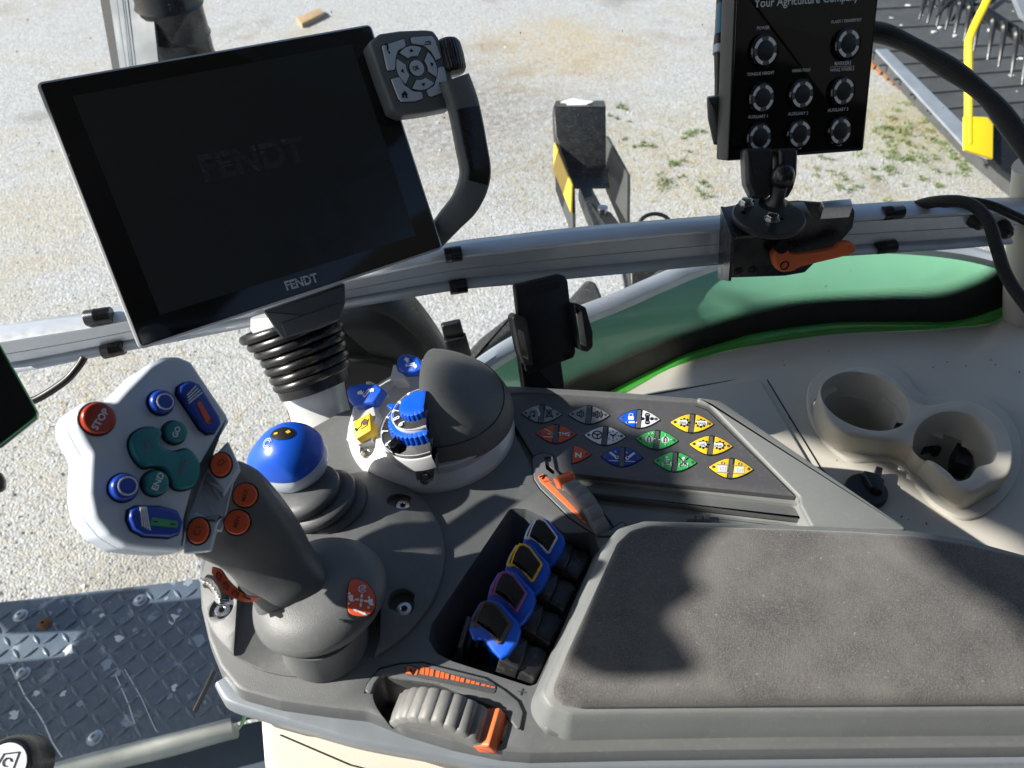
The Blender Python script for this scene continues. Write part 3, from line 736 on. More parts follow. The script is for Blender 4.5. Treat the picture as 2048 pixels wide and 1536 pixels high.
k.obj('wire_loop', label='black wire loop rising behind the rail right of the bracket post', category='wire')

# weeds and straw on the gravel
k = B(); rr = random.Random(21)
def tuft(x, y, n, sp, h, m, w_=.006):
    p0 = Z(x, y, -2.3)
    for _ in range(n):
        a, r_ = rr.uniform(0, 6.28), rr.random() ** .7 * sp; p = p0 + V((r_ * math.cos(a), r_ * math.sin(a), 0)); t = rr.uniform(0, 6.28)
        d = V((math.cos(t), math.sin(t), 0)); hh = h * rr.uniform(.4, 1); q = d * w_ * rr.uniform(.5, 1.3); l = V((rr.uniform(-1, 1), rr.uniform(-1, 1), 0)) * hh * .8
        f = k.bm.faces.new([k.bm.verts.new(p - q), k.bm.verts.new(p + q), k.bm.verts.new(p + l + V((0, 0, hh)) + q * .2)]); f.material_index = k.mi(m)
for _ in range(60):
    x, y = rr.gauss(1830, 60), rr.gauss(300, 55)
    tuft(x, y, rr.randint(8, 30), rr.uniform(.02, .07), .035, 'weed')
for x, y, s in ((1330, 365, 1), (1350, 330, .7), (1385, 270, .6), (1290, 285, .5), (1660, 350, .8), (1700, 375, .8), (1800, 260, 1.6), (1840, 320, 1.4), (1410, 380, .6), (1570, 300, .8), (1240, 225, .4), (1930, 330, 1)):
    for _ in range(7): tuft(x + rr.gauss(0, 14), y + rr.gauss(0, 12), 14, .035 * s + .01, .035, 'weed')
k.obj('weeds', kind='stuff', label='scattered small green weeds on the gravel', category='weeds')
k = B()
for cx, cy, sx, sy, n in ((1840, 250, 90, 30, 500), (1130, 100, 160, 30, 350), (1350, 300, 130, 70, 500), (560, 140, 120, 30, 120), (1020, 330, 80, 60, 200), (300, 850, 180, 90, 120), (1600, 380, 150, 40, 200)):
    for _ in range(n):
        p = Z(rr.gauss(cx, sx), rr.gauss(cy, sy), -2.3 + .006); t = rr.uniform(0, 6.28); d = V((math.cos(t), math.sin(t), rr.uniform(-.05, .15))) * rr.uniform(.012, .05); o_ = V((-d.y, d.x, 0)).normalized() * .0018
        f = k.bm.faces.new([k.bm.verts.new(q) for q in (p - d - o_, p + d - o_, p + d + o_, p - d + o_)]); f.material_index = k.mi('straw')
k.obj('straw_bits', kind='stuff', label='dry straw bits strewn over the gravel', category='straw')
# loose stones
k = B(); rr = random.Random(33)
for _ in range(6500):
    x, y = rr.uniform(-40, 2080), rr.uniform(-20, 1250)
    p = Z(x, y, -2.3); s_ = rr.uniform(.004, .009) * (1.9 if rr.random() < .06 else 1); a = rr.uniform(0, 6.28)
    P = [p + V((s_ * math.cos(a + i * 1.57 + rr.uniform(-.4, .4)) * rr.uniform(.7, 1.2), s_ * math.sin(a + i * 1.57) * rr.uniform(.7, 1.2), .001)) for i in range(4)]
    t_ = p + V((rr.uniform(-.3, .3) * s_, rr.uniform(-.3, .3) * s_, s_ * rr.uniform(.5, .9))); vs = [k.bm.verts.new(q) for q in P + [t_]]; m_ = k.mi(rr.choice(('stone_light', 'stone_grey', 'stone_grey', 'stone_dark', 'stone_warm')))
    for i in range(4): k.bm.faces.new((vs[i], vs[(i + 1) % 4], vs[4])).material_index = m_
k.obj('loose_stones', kind='stuff', smooth=False, label='loose crushed stones scattered over the gravel yard', category='stones')
# wooden offcut on the gravel
f = FZ(-2.3); P = f.tr([(594, 44), (640, 24), (650, 34), (605, 56)])
k = B(); k.prism(f, P, 0, .045, 'wood', .004); k.obj('wood_block', label='short block of raw timber lying on the gravel above the black terminal', category='timber')

# wrapped post at the top left
ps = thing('wrapped_post', 'dark post wrapped in crinkled clear plastic film at the top left', 'post', D(330, 130, 1.3))
k = B(); k.lathe(D(378, 140, 1.38), (0, -.05, 1), [(0, -.1), (.052, -.1), (.052, .02), (.0545, .022), (.052, .03), (.0525, .06), (.0555, .062), (.053, .07), (.053, .11), (.057, .112), (.053, .12), (.053, .30)], 'black_metal', 24); k.obj('post_body', ps)
q4([(215, -30), (300, -30), (318, 140), (243, 140)], [1.30, 1.27, 1.27, 1.30], 'film', 'film_face', ps, .004)
q4([(195, -30), (216, -30), (244, 140), (232, 140)], [1.36, 1.32, 1.32, 1.36], 'black_metal', 'post_edge', ps, .01)
for x0, x1, w_ in ((238, 262, 2), (247, 268, 4), (262, 282, 2), (272, 290, 3), (290, 306, 2), (226, 250, 3)):  # pale strips painted in as highlights on the film's folds
    q4([(x0, -30), (x0 + w_, -30), (x1 + w_, 140), (x1, 140)], [1.285, 1.285, 1.285, 1.285], 'fold_highlight', 'film_highlight', ps, .002)

# harvesting header, upper right
hd = thing('crop_header', 'grey slatted conveyor header with hanging tines and a yellow guard, upper right', 'implement', Z(1950, 120, -1.75))
ZH = -1.6; FH = FZ(ZH)
def hdp(pts, w0, w1, m, nm, bev=0, r=0): 
    q = B(); P = FH.tr(pts); q.prism(FH, fillet(P, r) if r else P, w0, w1, m, bev); return q.obj(nm, hd)
hdp([(1700, -60), (2300, -60), (2300, 420), (2060, 400), (1940, 300), (1755, 110), (1700, 60)], -.06, 0, 'belt_grey', 'belt')
for i, yy in enumerate([-30, 12, 52, 98, 124, 152, 182, 214, 248, 284, 322]):
    x0 = 1720 + max(0, (yy - 90) * 1.05) ; 
    q = B(); a, b = V(FH.l(x0, yy + 8)), V(FH.l(2300, yy - 20 - i * 2)); d = (b - a).normalized(); o_ = V((-d.y, d.x)) * .012
    q.prism(FH, [tuple(a - o_), tuple(b - o_), tuple(b + o_), tuple(a + o_)], 0, .012, 'belt_grey', .003); q.obj('slat', hd)
k = B(); rr = random.Random(3)
for i in range(70):
    x = rr.uniform(1780, 2060); y = rr.uniform(-10, 330)
    if y > (x - 1760) * 1.0 + 40: continue
    c_ = FH.l(x, y); r_ = rr.uniform(.006, .022); k.prism(FH, circ(c_[0], c_[1], r_, 9, r_ * rr.uniform(.5, 1)), .0122 if rr.random() < .2 else .0005, .0135 if rr.random() < .3 else .003, 'dropping')
k.obj('white_spots', hd, kind='stuff')
def edge(pts, w_, z, m, nm, r=.02, n=8):
    q = B(); q.tube([Z(x, y, z) for x, y in pts], r, m, n); return q.obj(nm, hd)
q4([(1752, 98), (1775, 98), (2010, 330), (1940, 282)], [3.3, 3.3, 2.75, 2.8], 'galvanised', 'side_plate', hd, .01)
edge([(1745, 105), (1800, 140), (1860, 195), (1935, 250)], 0, ZH - .06, 'galvanised', 'edge_bar', .016)
k = B(); P = [Z(x, y, ZH - .12) for x, y in ((1728, 112), (1786, 160), (1848, 206), (1930, 262))]
CP = crom(P, 10, False)
for i in range(len(CP) - 1):
    k.box(Fr(CP[i], (0, 0, 1), (CP[i + 1] - CP[i])), 0, 0, (CP[i + 1] - CP[i]).length * .8, .06 if i % 2 else .035, -.015, .015, 'rust', .004)
k.obj('chain', hd)
k = B(); k.tube([D(x, y, 2.75) for x, y in ((1960, 20), (1990, 40), (2060, 85), (2120, 120))], .022, 'tine_metal', 12); k.obj('reel_bar', hd)
k = B(); k.tube([D(x, y, 2.9) for x, y in ((1800, -45), (1890, -10), (1960, 20))], .018, 'tine_metal', 12); k.obj('reel_bar', hd)
tn = None
def tine(x, y, l, d, sx=0):
    k = B(); P = [D(x, y, d), D(x + 3 + sx, y + l * .2, d), D(x - 2 + sx, y + l * .6, d - .02), D(x - 8 + sx * .5, y + l, d - .02)]
    k.tube(P, [.013, .011, .008, .004], 'tine_metal', 8); k.obj('tine', hd)
for x, y, l in ((1846, -10, 50), (1862, -8, 55), (1881, -6, 58), (1899, -5, 65), (1917, -2, 70), (1936, 5, 78), (1955, 12, 92), (1983, 30, 90), (2005, 42, 92), (2030, 55, 100), (2052, 65, 105)):
    tine(x, y, l, 2.85 - (x - 1846) * .0008)
for x, y in ((1895, 0), (1925, 8), (1950, 18), (1985, 10)):
    k = B(); k.tube([D(x - 22, y + 34, 2.8), D(x, y + 8, 2.8), D(x + 40, y - 22, 2.85)], [.004, .009, .012], 'tine_metal', 8); k.obj('tine', hd)
q4([(2025, -20), (2100, -20), (2100, 70), (2045, 30)], 2.6, 'galvanised', 'cover_plate', hd, .02)
# yellow guard
k = B(); k.tube([D(x, y, 2.45) for x, y in ((1985, -30), (1972, 5), (1950, 50), (1939, 78), (1937, 100), (1937, 200), (1937, 290))], .0125, 'yellow_paint', 10, smooth=3); k.obj('guard_rail', hd)
q4([(1930, 232), (1975, 234), (1987, 248), (1986, 317), (1930, 299)], 2.44, 'yellow_paint', 'guard_plate', hd, .012, bev=.002)
q4([(1986, 250), (2048, 240), (2120, 300), (2120, 420), (2035, 360), (2005, 340), (1986, 318)], [2.46] * 7, 'black_metal', 'end_shield', hd, .03, bev=.004)

# ---- black cab corner housing, left of the phone holder
hs = thing('corner_housing', 'rounded black cab corner housing behind the ribbed terminal neck', 'housing', Z(790, 780, -.10))
FH2 = Fr(WN * .615, -WN, (.978, .21, 0))
k = B(); o_ = c2(FH2.tr([(600, 640), (640, 612), (700, 600), (770, 606), (830, 640), (880, 700), (915, 760), (940, 830), (940, 900), (600, 900)]), 5)
P_ = ccw(o_)
k.rings([[FH2.p(u, v, w_) for u, v in q] for q, w_ in ((P_, -.05), (P_, -.030), (offset(P_, .004), -.014), (offset(P_, .012), -.002), (offset(P_, .022), .006), (offset(P_, .032), .008))], 'housing_navy', cap0=True, cap1=True); k.obj('housing_shell', hs, angle=50)
k = B(); o_ = c2(FH2.tr([(640, 750), (670, 712), (720, 700), (790, 712), (850, 752), (890, 800), (900, 880), (640, 880)]), 5)
k.prism(FH2, o_, .004, .016, 'matte_black', .005); k.obj('housing_recess', hs)

s_ = FH2.hit(682, 748, .016); k = B(); k.lathe(s_, -WN, [(.0, .003), (.002, .003), (.002, .005), (.0052, .005), (.0055, .003), (.0055, 0)], 'black_metal', 20); k.obj('screw', hs)
# small bent tab bracket
k = B(); FT = Fr(FW.hit(905, 660, -.01), -WN, (.978, .21, 0)); k.prism(FT, fillet(FT.tr([(881, 646), (920, 637), (928, 668), (888, 676)]), .003), 0, .006, 'black_plastic', .0015)
k.prism(FT, fillet(FT.tr([(887, 672), (930, 662), (941, 700), (908, 712), (895, 708)]), .002), .002, .010, 'black_metal', .0015)
k.obj('tab_bracket', label='small bent black tab bracket at the window edge beside the corner housing', category='bracket')

# ---- tread plate step outside, below
ZT = -.86; FTp = FZ(ZT)
st = thing('step_plate', 'worn dark blue diamond tread step plate outside at the lower left, splashed with dried mud', 'step', Z(200, 1320, ZT))
k = B(); o_ = FTp.tr([(-160, 1235), (5, 1203), (60, 1197), (400, 1157), (640, 1130), (640, 1400), (484, 1431), (275, 1481), (98, 1528), (-160, 1600)])
k.prism(FTp, o_, -.02, 0, 'tread_paint', .002); k.obj('plate', st)
k = B(); a = FTp.l(150, 1300); aa = R(4); sp_ = .0262
mnx, mxx = min(p[0] for p in o_), max(p[0] for p in o_); mny, mxy = min(p[1] for p in o_), max(p[1] for p in o_)
inn = offset(ccw(o_), .014)
def inside(x, y, poly):
    c_ = False; j = len(poly) - 1
    for i in range(len(poly)):
        if (poly[i][1] > y) != (poly[j][1] > y) and x < (poly[j][0] - poly[i][0]) * (y - poly[i][1]) / (poly[j][1] - poly[i][1]) + poly[i][0]: c_ = not c_
        j = i
    return c_
n_ = 40
for i in range(-n_, n_):
    for j in range(-n_, n_):
        u, v = i * sp_, j * sp_
        x = a[0] + u * math.cos(aa) - v * math.sin(aa); y = a[1] + u * math.sin(aa) + v * math.cos(aa)
        if not inside(x, y, inn): continue
        th = aa + (R(45) if (i + j) % 2 else R(-48)); c_, s_ = math.cos(th), math.sin(th)
        rs = []
        for f_, h in ((1, 0), (.86, .0013), (.55, .0024), (.15, .0028)):
            ring_ = []
            for q in range(10):
                b_ = 2 * math.pi * q / 10; lx = .0145 * f_ * math.cos(b_); ly = .0044 * f_ * math.sin(b_) * (1 - .35 * abs(math.cos(b_)))
                ring_.append(FTp.p(x + lx * c_ - ly * s_, y + lx * s_ + ly * c_, h))
            rs.append(ring_)
        k.rings(rs, 'tread_paint', cap1=True)
k.obj('tread_pattern', st, kind='stuff')
for i, (x, y) in enumerate(((42, 1232), (88, 1249), (281, 1201), (46, 1348), (190, 1476))):
    k = B(); k.lathe(Z(x, y, ZT), (0, 0, 1), [(.0135, 0), (.0132, .002), (.0085, .0025), (.0085, .006), (.006, .0075), (.003, .0075), (.003, .004), (0, .004)], 'zinc' if i != 1 else 'rust', 24); k.obj('bolt', st)
k = B(); rr = random.Random(11)
for (x, y, s) in ((150, 1205, .012), (100, 1228, .012), (190, 1222, .014), (205, 1230, .01), (138, 1300, .02), (238, 1276, .016), (192, 1272, .016), (270, 1260, .008), (345, 1238, .02), (395, 1280, .026), (360, 1222, .010), (215, 1330, .022), (232, 1345, .018), (240, 1378, .012), (126, 1387, .011), (160, 1407, .010), (350, 1375, .013), (340, 1392, .012), (72, 1386, .012), (30, 1430, .018), (258, 1447, .014), (375, 1165, .018), (332, 1197, .008), (315, 1463, .005), (410, 1405, .006)):
    c_ = FTp.l(x, y); P = [(c_[0] + s * .5 * math.cos(t) * (.5 + .9 * rr.random()), c_[1] + s * .5 * math.sin(t) * (.5 + .9 * rr.random())) for t in [q * .57 for q in range(11)]]
    k.prism(FTp, c2(P, 2), .0, .0006, 'dropping' if rr.random() < .35 else 'galvanised')
k.obj('dried_splashes', st, kind='stuff')
k = B(); k.line(FTp, FTp.tr([(20, 1330), (35, 1360), (52, 1395), (75, 1425), (90, 1450), (105, 1485), (125, 1515)]), .0022, .0022, 'dropping')
k.line(FTp, FTp.tr([(232, 1352), (245, 1380), (258, 1410), (270, 1448)]), .0016, .0022, 'dropping')
k.line(FTp, FTp.tr([(250, 1340), (268, 1370), (285, 1400), (300, 1435), (313, 1463)]), .0012, .0022, 'dropping'); k.obj('dried_trickles', st, kind='stuff')
# pale sill rail below the plate
k = B(); fs = FZ(ZT - .03)
k.tube([fs.hit(x, y) for x, y in ((60, 1560), (200, 1520), (330, 1490), (430, 1462), (470, 1452))], .030, 'step_sill', 16, flat=.6)
k.obj('step_sill', label='pale rounded sill rail along the lower edge of the tread step', category='sill')
fs = FZ(ZT - .10); k = B(); k.prism(fs, fs.tr([(-60, 1560), (520, 1440), (700, 1500), (700, 1700), (-60, 1700)]), -.02, 0, 'floor_mat', .004); k.obj('floor_plate', label='dark blue floor plate below the pale sill rail, at the bottom edge', category='floor plate')
# black strap between step and console, green leaf
k = B(); k.tube([D(x, y, 1.0) for x, y in ((430, 1340), (412, 1378), (390, 1422))], .0035, 'wire_black', 8); k.obj('black_rod', label='thin black rod hanging between the step plate and console edge', category='rod')
k = B(); k.tube([D(x, y, 1.1) for x, y in ((492, 1428), (484, 1448), (476, 1462))], [.006, .005, .001], 'green_paint', 8, flat=.3); k.obj('grass_blade', label='single green grass blade poking out below the console edge', category='grass blade')
# round black knob with printed disc
kb = thing('range_selector', 'round black knob with a pale blue printed disc at the lower left corner', 'selector', D(12, 1530, .95))
fk = Fr(D(10, 1530, .92), (.1, -.35, .93)); k = B()
k.lathe(fk.o, fk.n, [(.036, -.05), (.034, -.016), (.031, -.005), (.0285, -.001), (.0265, 0), (.026, -.001), (0, -.001)], 'black_rubber', 40); k.obj('knob_body', kb)
k = B(); k.lathe(fk.o, fk.n, [(0, .0006), (.024, .0006), (.0245, -.001)], 'key_white', 40)
k.line(fk, [(-.009, -.002), (-.004, .012), (.013, .014), (.010, -.010), (-.012, -.012)], .0014, .0012, 'ink_black')
k.line(fk, circ(.002, .003, .0045, 12, a0=.2, a1=4.8), .0014, .0014, 'ink_black'); k.obj('printed_disc', kb)
# ================================================================== ARMREST CONSOLE
F0 = FZ(0)
con = thing('armrest_console', 'dark grey armrest console with a suede pad, keypad panel and thumb wheels', 'console', (0, .3, -.06))
Ttop = [(399, 1134), (403, 1210), (418, 1275), (440, 1330), (478, 1378), (560, 1400), (660, 1414), (735, 1422), (810, 1452), (905, 1480), (1000, 1500), (1060, 1505), (1300, 1500), (2300, 1490),
        (2300, 1300), (1990, 1180), (1820, 1064), (1630, 932), (1442, 803), (1390, 796), (1230, 783), (1020, 771), (900, 776), (790, 790), (680, 824), (600, 868), (540, 925), (470, 990), (415, 1070)]
To = F0.tr(Ttop); To = fillet(To, .02, 5)
k = B()
# upper shell with drafted walls
cxy = V((.05, .30))
def grow(P, d): return offset(ccw(P), -d)
P_ = ccw(To)
rsn = [(offset(P_, .008), -.075), (offset(P_, .006), -.019), (grow(P_, .0022), -.0165), (grow(P_, .0018), -.012), (grow(P_, .0009), -.004), (P_, -.0008), (offset(P_, .002), 0)]
k.rings([[F0.p(u, v, w_) for u, v in q] for q, w_ in rsn], 'console_grey', cap0=True, cap1=True)
shell = k.obj('console_shell', con)
pocket = [(1020, 1016), (1052, 1018), (1092, 1036), (1128, 1066), (1186, 1064), (1200, 1100), (1077, 1366), (1060, 1373), (905, 1323), (872, 1306), (857, 1280), (862, 1250)]
cp = B(); o_ = fillet(F0.tr(pocket), .006); cp.rings([[F0.p(u, v, w_) for u, v in q] for q, w_ in ((offset(ccw(o_), .008), -.050), (offset(ccw(o_), .002), -.006), (ccw(o_), .0), (offset(ccw(o_), -.001), .02))], 'console_dark', cap0=True, cap1=True)
wheelp = [(763, 1350), (790, 1358), (880, 1372), (987, 1416), (1012, 1428), (1018, 1444), (1006, 1482), (994, 1493), (961, 1490), (930, 1478), (912, 1464), (876, 1450), (846, 1447), (811, 1449), (782, 1446), (760, 1426), (746, 1397), (747, 1368)]
cw = B(); o_ = c2(F0.tr(wheelp), 3); cw.prism(F0, o_, -.045, .02, 'console_dark')
slotp = [(1110, 940), (1595, 1000), (1625, 1058), (1500, 1060), (1260, 1058), (1215, 1066), (1160, 1010)]
cs = B(); o_ = fillet(F0.tr(slotp), .004); cs.prism(F0, o_, -.016, .02, 'floor_grey')
csb = B(); csb.prism(F0, fillet(F0.tr([(1068, 912), (1100, 910), (1112, 945), (1212, 1056), (1190, 1062), (1100, 965)]), .004), -.035, .02, 'console_dark')
keyr = [(1012, 788), (1060, 785), (1395, 806), (1420, 814), (1600, 998), (1592, 1010), (1120, 958), (1060, 930), (1010, 830)]
ck = B(); o_ = fillet(F0.tr(keyr), .004); ck.prism(F0, o_, -.0055, .02, 'frame_grey')
# round recess for the joystick foot
cr = B(); ov = F0.tr([(486, 1205), (520, 1180), (700, 1180), (745, 1230), (752, 1300), (735, 1345), (640, 1362), (540, 1360), (494, 1335), (474, 1300)])
carve(shell, [cp, cw, cs, ck, csb], .0010, 2)

# lighter sloping frame to the right of the keypad
k = B(); k.prism(F0, fillet(F0.tr([(1395, 797), (1442, 805), (1630, 934), (1818, 1063), (1700, 1062), (1622, 1055), (1600, 1012), (1598, 996), (1420, 813), (1394, 805)]), .003), -.002, .0022, 'frame_grey', .0018)
k.obj('keypad_frame', con)
# silver lip round the lower edge
sl1 = [(440, 1368), (450, 1386), (467, 1404), (535, 1426), (641, 1457), (735, 1482), (891, 1510), (1022, 1533), (1200, 1533), (2300, 1520)]
FL = FZ(-.015)
A = [FL.hit(*p) for p in sl1]; A = crom(A, 5, False)
k = B(); rs = []
cen = V((.1, .45, 0))
nr = []
for i, p in enumerate(A):
    t = (A[min(i + 1, len(A) - 1)] - A[max(0, i - 1)]); t.z = 0; t.normalize(); nr.append(V((t.y, -t.x, 0)))
for o_, h in ((-.012, .004), (.0005, .004), (.0022, .0032), (.0030, .001), (.0032, -.007), (.002, -.0085), (-.014, -.0085)):
    rs.append([p + n * o_ + V((0, 0, h)) for p, n in zip(A, nr)])
k.rings(rs, 'silver_strip', closed=False); k.obj('silver_lip', con, angle=50)

# round pedestal plate that carries joystick and knob
C0 = (-.1275, .302); RP = .0815
k = B(); F0c = FZ(0)
prof_ = [(RP, -.001), (RP, .0035), (RP - .0012, .0048), (.072, .0075), (.060, .0125), (.048, .0165), (.03, .019), (0, .020)]
k.lathe((C0[0], C0[1], 0), (0, 0, 1), prof_, 'console_grey', 96, cap0=True)
plate = k.obj('pedestal_plate', con)
rec = [(487, 1190), (540, 1150), (700, 1150), (768, 1215), (762, 1290), (742, 1338), (760, 1400), (700, 1480), (560, 1460), (470, 1400), (462, 1345), (471, 1310)]
c1 = B(); o_ = fillet(F0.tr(rec), .004); c1.prism(F0, o_, .0012, .06, 'console_grey')
hl = []
for x, y in ((447, 1216), (807, 1209), (802, 1008)):
    q = Z(x, y, .008); h_ = B(); h_.rings([[V((q.x + .0072 * math.cos(t) * (1 if math.cos(t - 2.2) < 0 else 1.35), q.y + .0072 * math.sin(t) * (1 if math.cos(t - 2.2) < 0 else 1.35), z_)) for t in [2 * math.pi * i / 24 for i in range(24)]] for z_ in (.0035, .05)], 'console_dark', cap0=True, cap1=True); hl.append(h_)
carve(plate, [c1] + hl, .0008, 2)
def torx(x, y, z, r, par, n=(0, 0, 1), m='steel'):
    q = Z(x, y, z); k = B(); f = Fr(q, n)
    k.lathe(q, f.n, [(r * .97, -.003), (r, 0), (r * .93, .0009), (r * .5, .0013), (r * .46, .0013)], m, 24)
    st_ = [(r * (.46 if i % 2 else .30) * math.cos(i * math.pi / 6), r * (.46 if i % 2 else .30) * math.sin(i * math.pi / 6)) for i in range(12)]
    k.rings([[f.p(u, v, w_) for u, v in q2] for q2, w_ in ((circ(0, 0, r * .46, 12), .0013), (st_, .0010), (st_, -.002))], m, cap1=True)
    k.obj('screw', par)
for x, y in ((445, 1221), (808, 1219), (806, 1012)): torx(x, y, .0045, .0052, con)
# foot cylinder
foot = Z(652, 1318, .001)

# ---- keypad panel
FK = Fr((.08, .42, -.0055), V((0, -.0, 1)))
kp = [(1016, 797), (1060, 790), (1394, 810), (1414, 817), (1592, 990), (1590, 1001), (1118, 953), (1070, 925), (1018, 840)]
k = B(); o_ = fillet(FK.tr(kp), .002); k.prism(FK, o_, 0, .0048, 'keypad_grey', .0006)
pan = k.obj('keypad_panel', con)
k = B(); k.line(FK, FK.tr([(1392, 812), (1414, 820), (1588, 990)], .005), .0004, .0051, 'ink_black')
rr = random.Random(5)
for i in range(60):
    t = rr.random(); x = 1470 + 115 * t; y = 880 + 112 * t; c_ = FK.l(x + rr.uniform(-5, 2), y, .005)
    k.box(FK, c_[0], c_[1], rr.uniform(.0004, .002), .0003, .0049, .0052, 'pale_rubber')
k.obj('panel_seam', pan)
# ledge below the panel edge
k = B(); fl_ = FZ(-.0105); k.prism(fl_, fillet(fl_.tr([(1115, 958), (1590, 1010), (1612, 1018), (1628, 1045), (1600, 1038), (1130, 985)]), .001), -.004, .002, 'console_grey', .001); k.obj('panel_ledge', con)
k = B(); fl_ = FZ(-.014); k.prism(fl_, fillet(fl_.tr([(1195, 1010), (1560, 1046), (1615, 1060), (1500, 1066), (1230, 1058)]), .001), -.002, .001, 'frame_grey', .0008); k.obj('slot_floor', con)
k = B(); fl_ = FZ(-.012)
for x0, x1 in ((1372, 1388), (1390, 1404), (1406, 1419)): k.prism(fl_, fillet(fl_.tr([(x0, 1033), (x1, 1034), (x1, 1045), (x0, 1045)]), .0005), 0, .004, 'frame_grey', .0008)
k.obj('hinge_clip', con)

WK = .0052
def lens(cx, cy, w_, h, ang, n=10):
    """pointed-oval outline in picture units -> panel coordinates"""
    P = []
    for i in range(2 * n):
        t = i / (2 * n) * 2 * math.pi; c_, s_ = math.cos(t), math.sin(t)
        x = w_ / 2 * c_; y = h / 2 * (1 - abs(c_) ** 1.75) * (1 if s_ >= 0 else -1)
        P.append((cx + x * math.cos(ang) - y * math.sin(ang), cy + x * math.sin(ang) + y * math.cos(ang)))
    return P
def half(poly, cx, cy, ang, side, gap):
    dx, dy = math.cos(ang + .07), math.sin(ang + .07); out = []
    m_ = len(poly); val = lambda p: ((p[0] - cx) * dx + (p[1] - cy) * dy) * side - gap
    for i in range(m_):
        a, b = poly[i], poly[(i + 1) % m_]; va, vb = val(a), val(b)
        if va >= 0: out.append(a)
        if va * vb < 0: t = va / (va - vb); out.append((a[0] + (b[0] - a[0]) * t, a[1] + (b[1] - a[1]) * t))
    return out
KL = lambda pts: FK.tr(pts, WK)
class Ic:                                     # little icon pen working in picture units round a centre
    def __init__(s, k, cx, cy, ink, u=1.0): s.k, s.cx, s.cy, s.ink, s.u = k, cx, cy, ink, u
    def P(s, pts): return KL([(s.cx + x * s.u, s.cy + y * s.u) for x, y in pts])
    def ln(s, pts, wd=1.4, closed=False, m=None): s.k.line(FK, s.P(pts), wd * .00036 * 1.0, WK + .0009, m or s.ink, closed)
    def fill(s, pts, m=None, h=.0007): s.k.slab(FK, s.P(pts), WK + h, m or s.ink, .0002)
    def dot(s, x, y, r, m=None, h=.0007): s.fill([(x + r * math.cos(t * .52), y + r * .8 * math.sin(t * .52)) for t in range(12)], m, h)
    def ring(s, x, y, r, wd=1.4, m=None, n=14): s.ln([(x + r * math.cos(t * 2 * math.pi / n), y + r * .8 * math.sin(t * 2 * math.pi / n)) for t in range(n)], wd, True, m)
    def txt(s, b, x0, y0, x1, y1, hs=1, bold=.02, m=None): a, c_ = s.P([(x0, y0), (x1, y1)]); s.k.text(b, FK, a, c_, m or s.ink, WK + .0011, hs, bold)
def ic_phone(i):
    i.ln([(-8, 8), (-8, -2), (2, -4), (2, 6)], 1.6); i.dot(-10, 8, 3); i.dot(0, 6, 3); i.ln([(-1, -11), (7, -10), (12, 0), (11, 6)], 3.4, m='key_white')
def ic_mute(i, m=None): i.ln([(-4, -3), (4, -3), (7, 6), (-7, 6)], 1.4, True); i.ln([(-3, -8), (3, -8), (3, -3), (-3, -3)], 1.2, True); i.ln([(-9, -10), (8, 9)], 1.3); i.ln([(8, -10), (-8, 9)], 1.3)
def ic_spk(i, plus):
    i.ln([(-5, -3), (-9, -3), (-9, 3), (-5, 3), (1, 8), (1, -8)], 1.4, True); i.ln([(4, -5), (6, 0), (4, 5)], 1.5)
    if plus: i.ln([(8, -7), (11, 0), (8, 7)], 1.8); i.ln([(-6, 0), (-1, 0)], 1.3)
    i.ln([(-3, -3), (-3, 3)], 1.2)
def ic_lock(i): i.ln([(-4, -3), (-4, -9), (4, -9), (4, -3)], 1.4); i.fill([(-6, -4), (6, -4), (6, 4), (-6, 4)]); i.fill([(-10, 7), (8, 7), (8, 11), (-10, 11)]); i.dot(12, 10, 1.6); i.dot(-8, 9, 3)
def ic_4(i): i.dot(0, -8, 5.5); i.dot(0, 8, 5.5); i.dot(-10, 0, 4); i.dot(10, 0, 4); i.fill([(-4, -4), (4, -4), (4, 4), (-4, 4)]); i.ln([(-3, -8), (3, -8)], 1.2, m='key_white'); i.ln([(-3, 8), (3, 8)], 1.2, m='key_white')
def gear(i, x, y, r=8, m='ink_black', inn='key_white'):
    for t in range(8):
        a = t * math.pi / 4; i.dot(x + r * math.cos(a), y + r * .82 * math.sin(a), 2.6, m, .0005)
    i.dot(x, y, r * .92, m, .0006); i.dot(x, y, r * .72, inn, .0008)
def ic_pto(i, s): gear(i, 1, 0, 10); i.fill([(-12 if len(s) < 5 else -8, -5), (4 if len(s) < 5 else 14, -4), (4 if len(s) < 5 else 14, 4), (-12 if len(s) < 5 else -8, 3)], 'key_white', .0009); i.txt(s, -11 if len(s) < 5 else -8, 3, 5 if len(s) < 5 else 13, 4, 1.1, m='ink_black')
def ic_pedal(i): i.ln([(-10, 8), (9, 9)], 1.6); i.ln([(-8, -9), (8, 0), (-2, 2)], 1.6); i.ring(7, 3, 3.2)
def ic_tms(i): i.txt('TMS', -12, 5, 13, 6, 1.1, .02)
def ic_n(i): i.txt('N', -7, 8, 7, 9, 1.0, .05)
def ic_wheel(i): i.ring(0, 0, 10.5, 2.2); i.dot(0, 0, 2.6); [i.ln([(0, 0), (9 * math.cos(a), 7.5 * math.sin(a))], 1.8) for a in (-math.pi / 6 - .0, math.pi + .5, math.pi / 2)]
def ic_star(i): [i.ln([(0, 0), (7 * math.cos(a), 6 * math.sin(a))], 2.4) for a in (-.5, math.pi + .5, math.pi / 2)]; [i.dot(12 * math.cos(t), 10 * math.sin(t), 1.4) for t in [q * .785 for q in range(8)]]
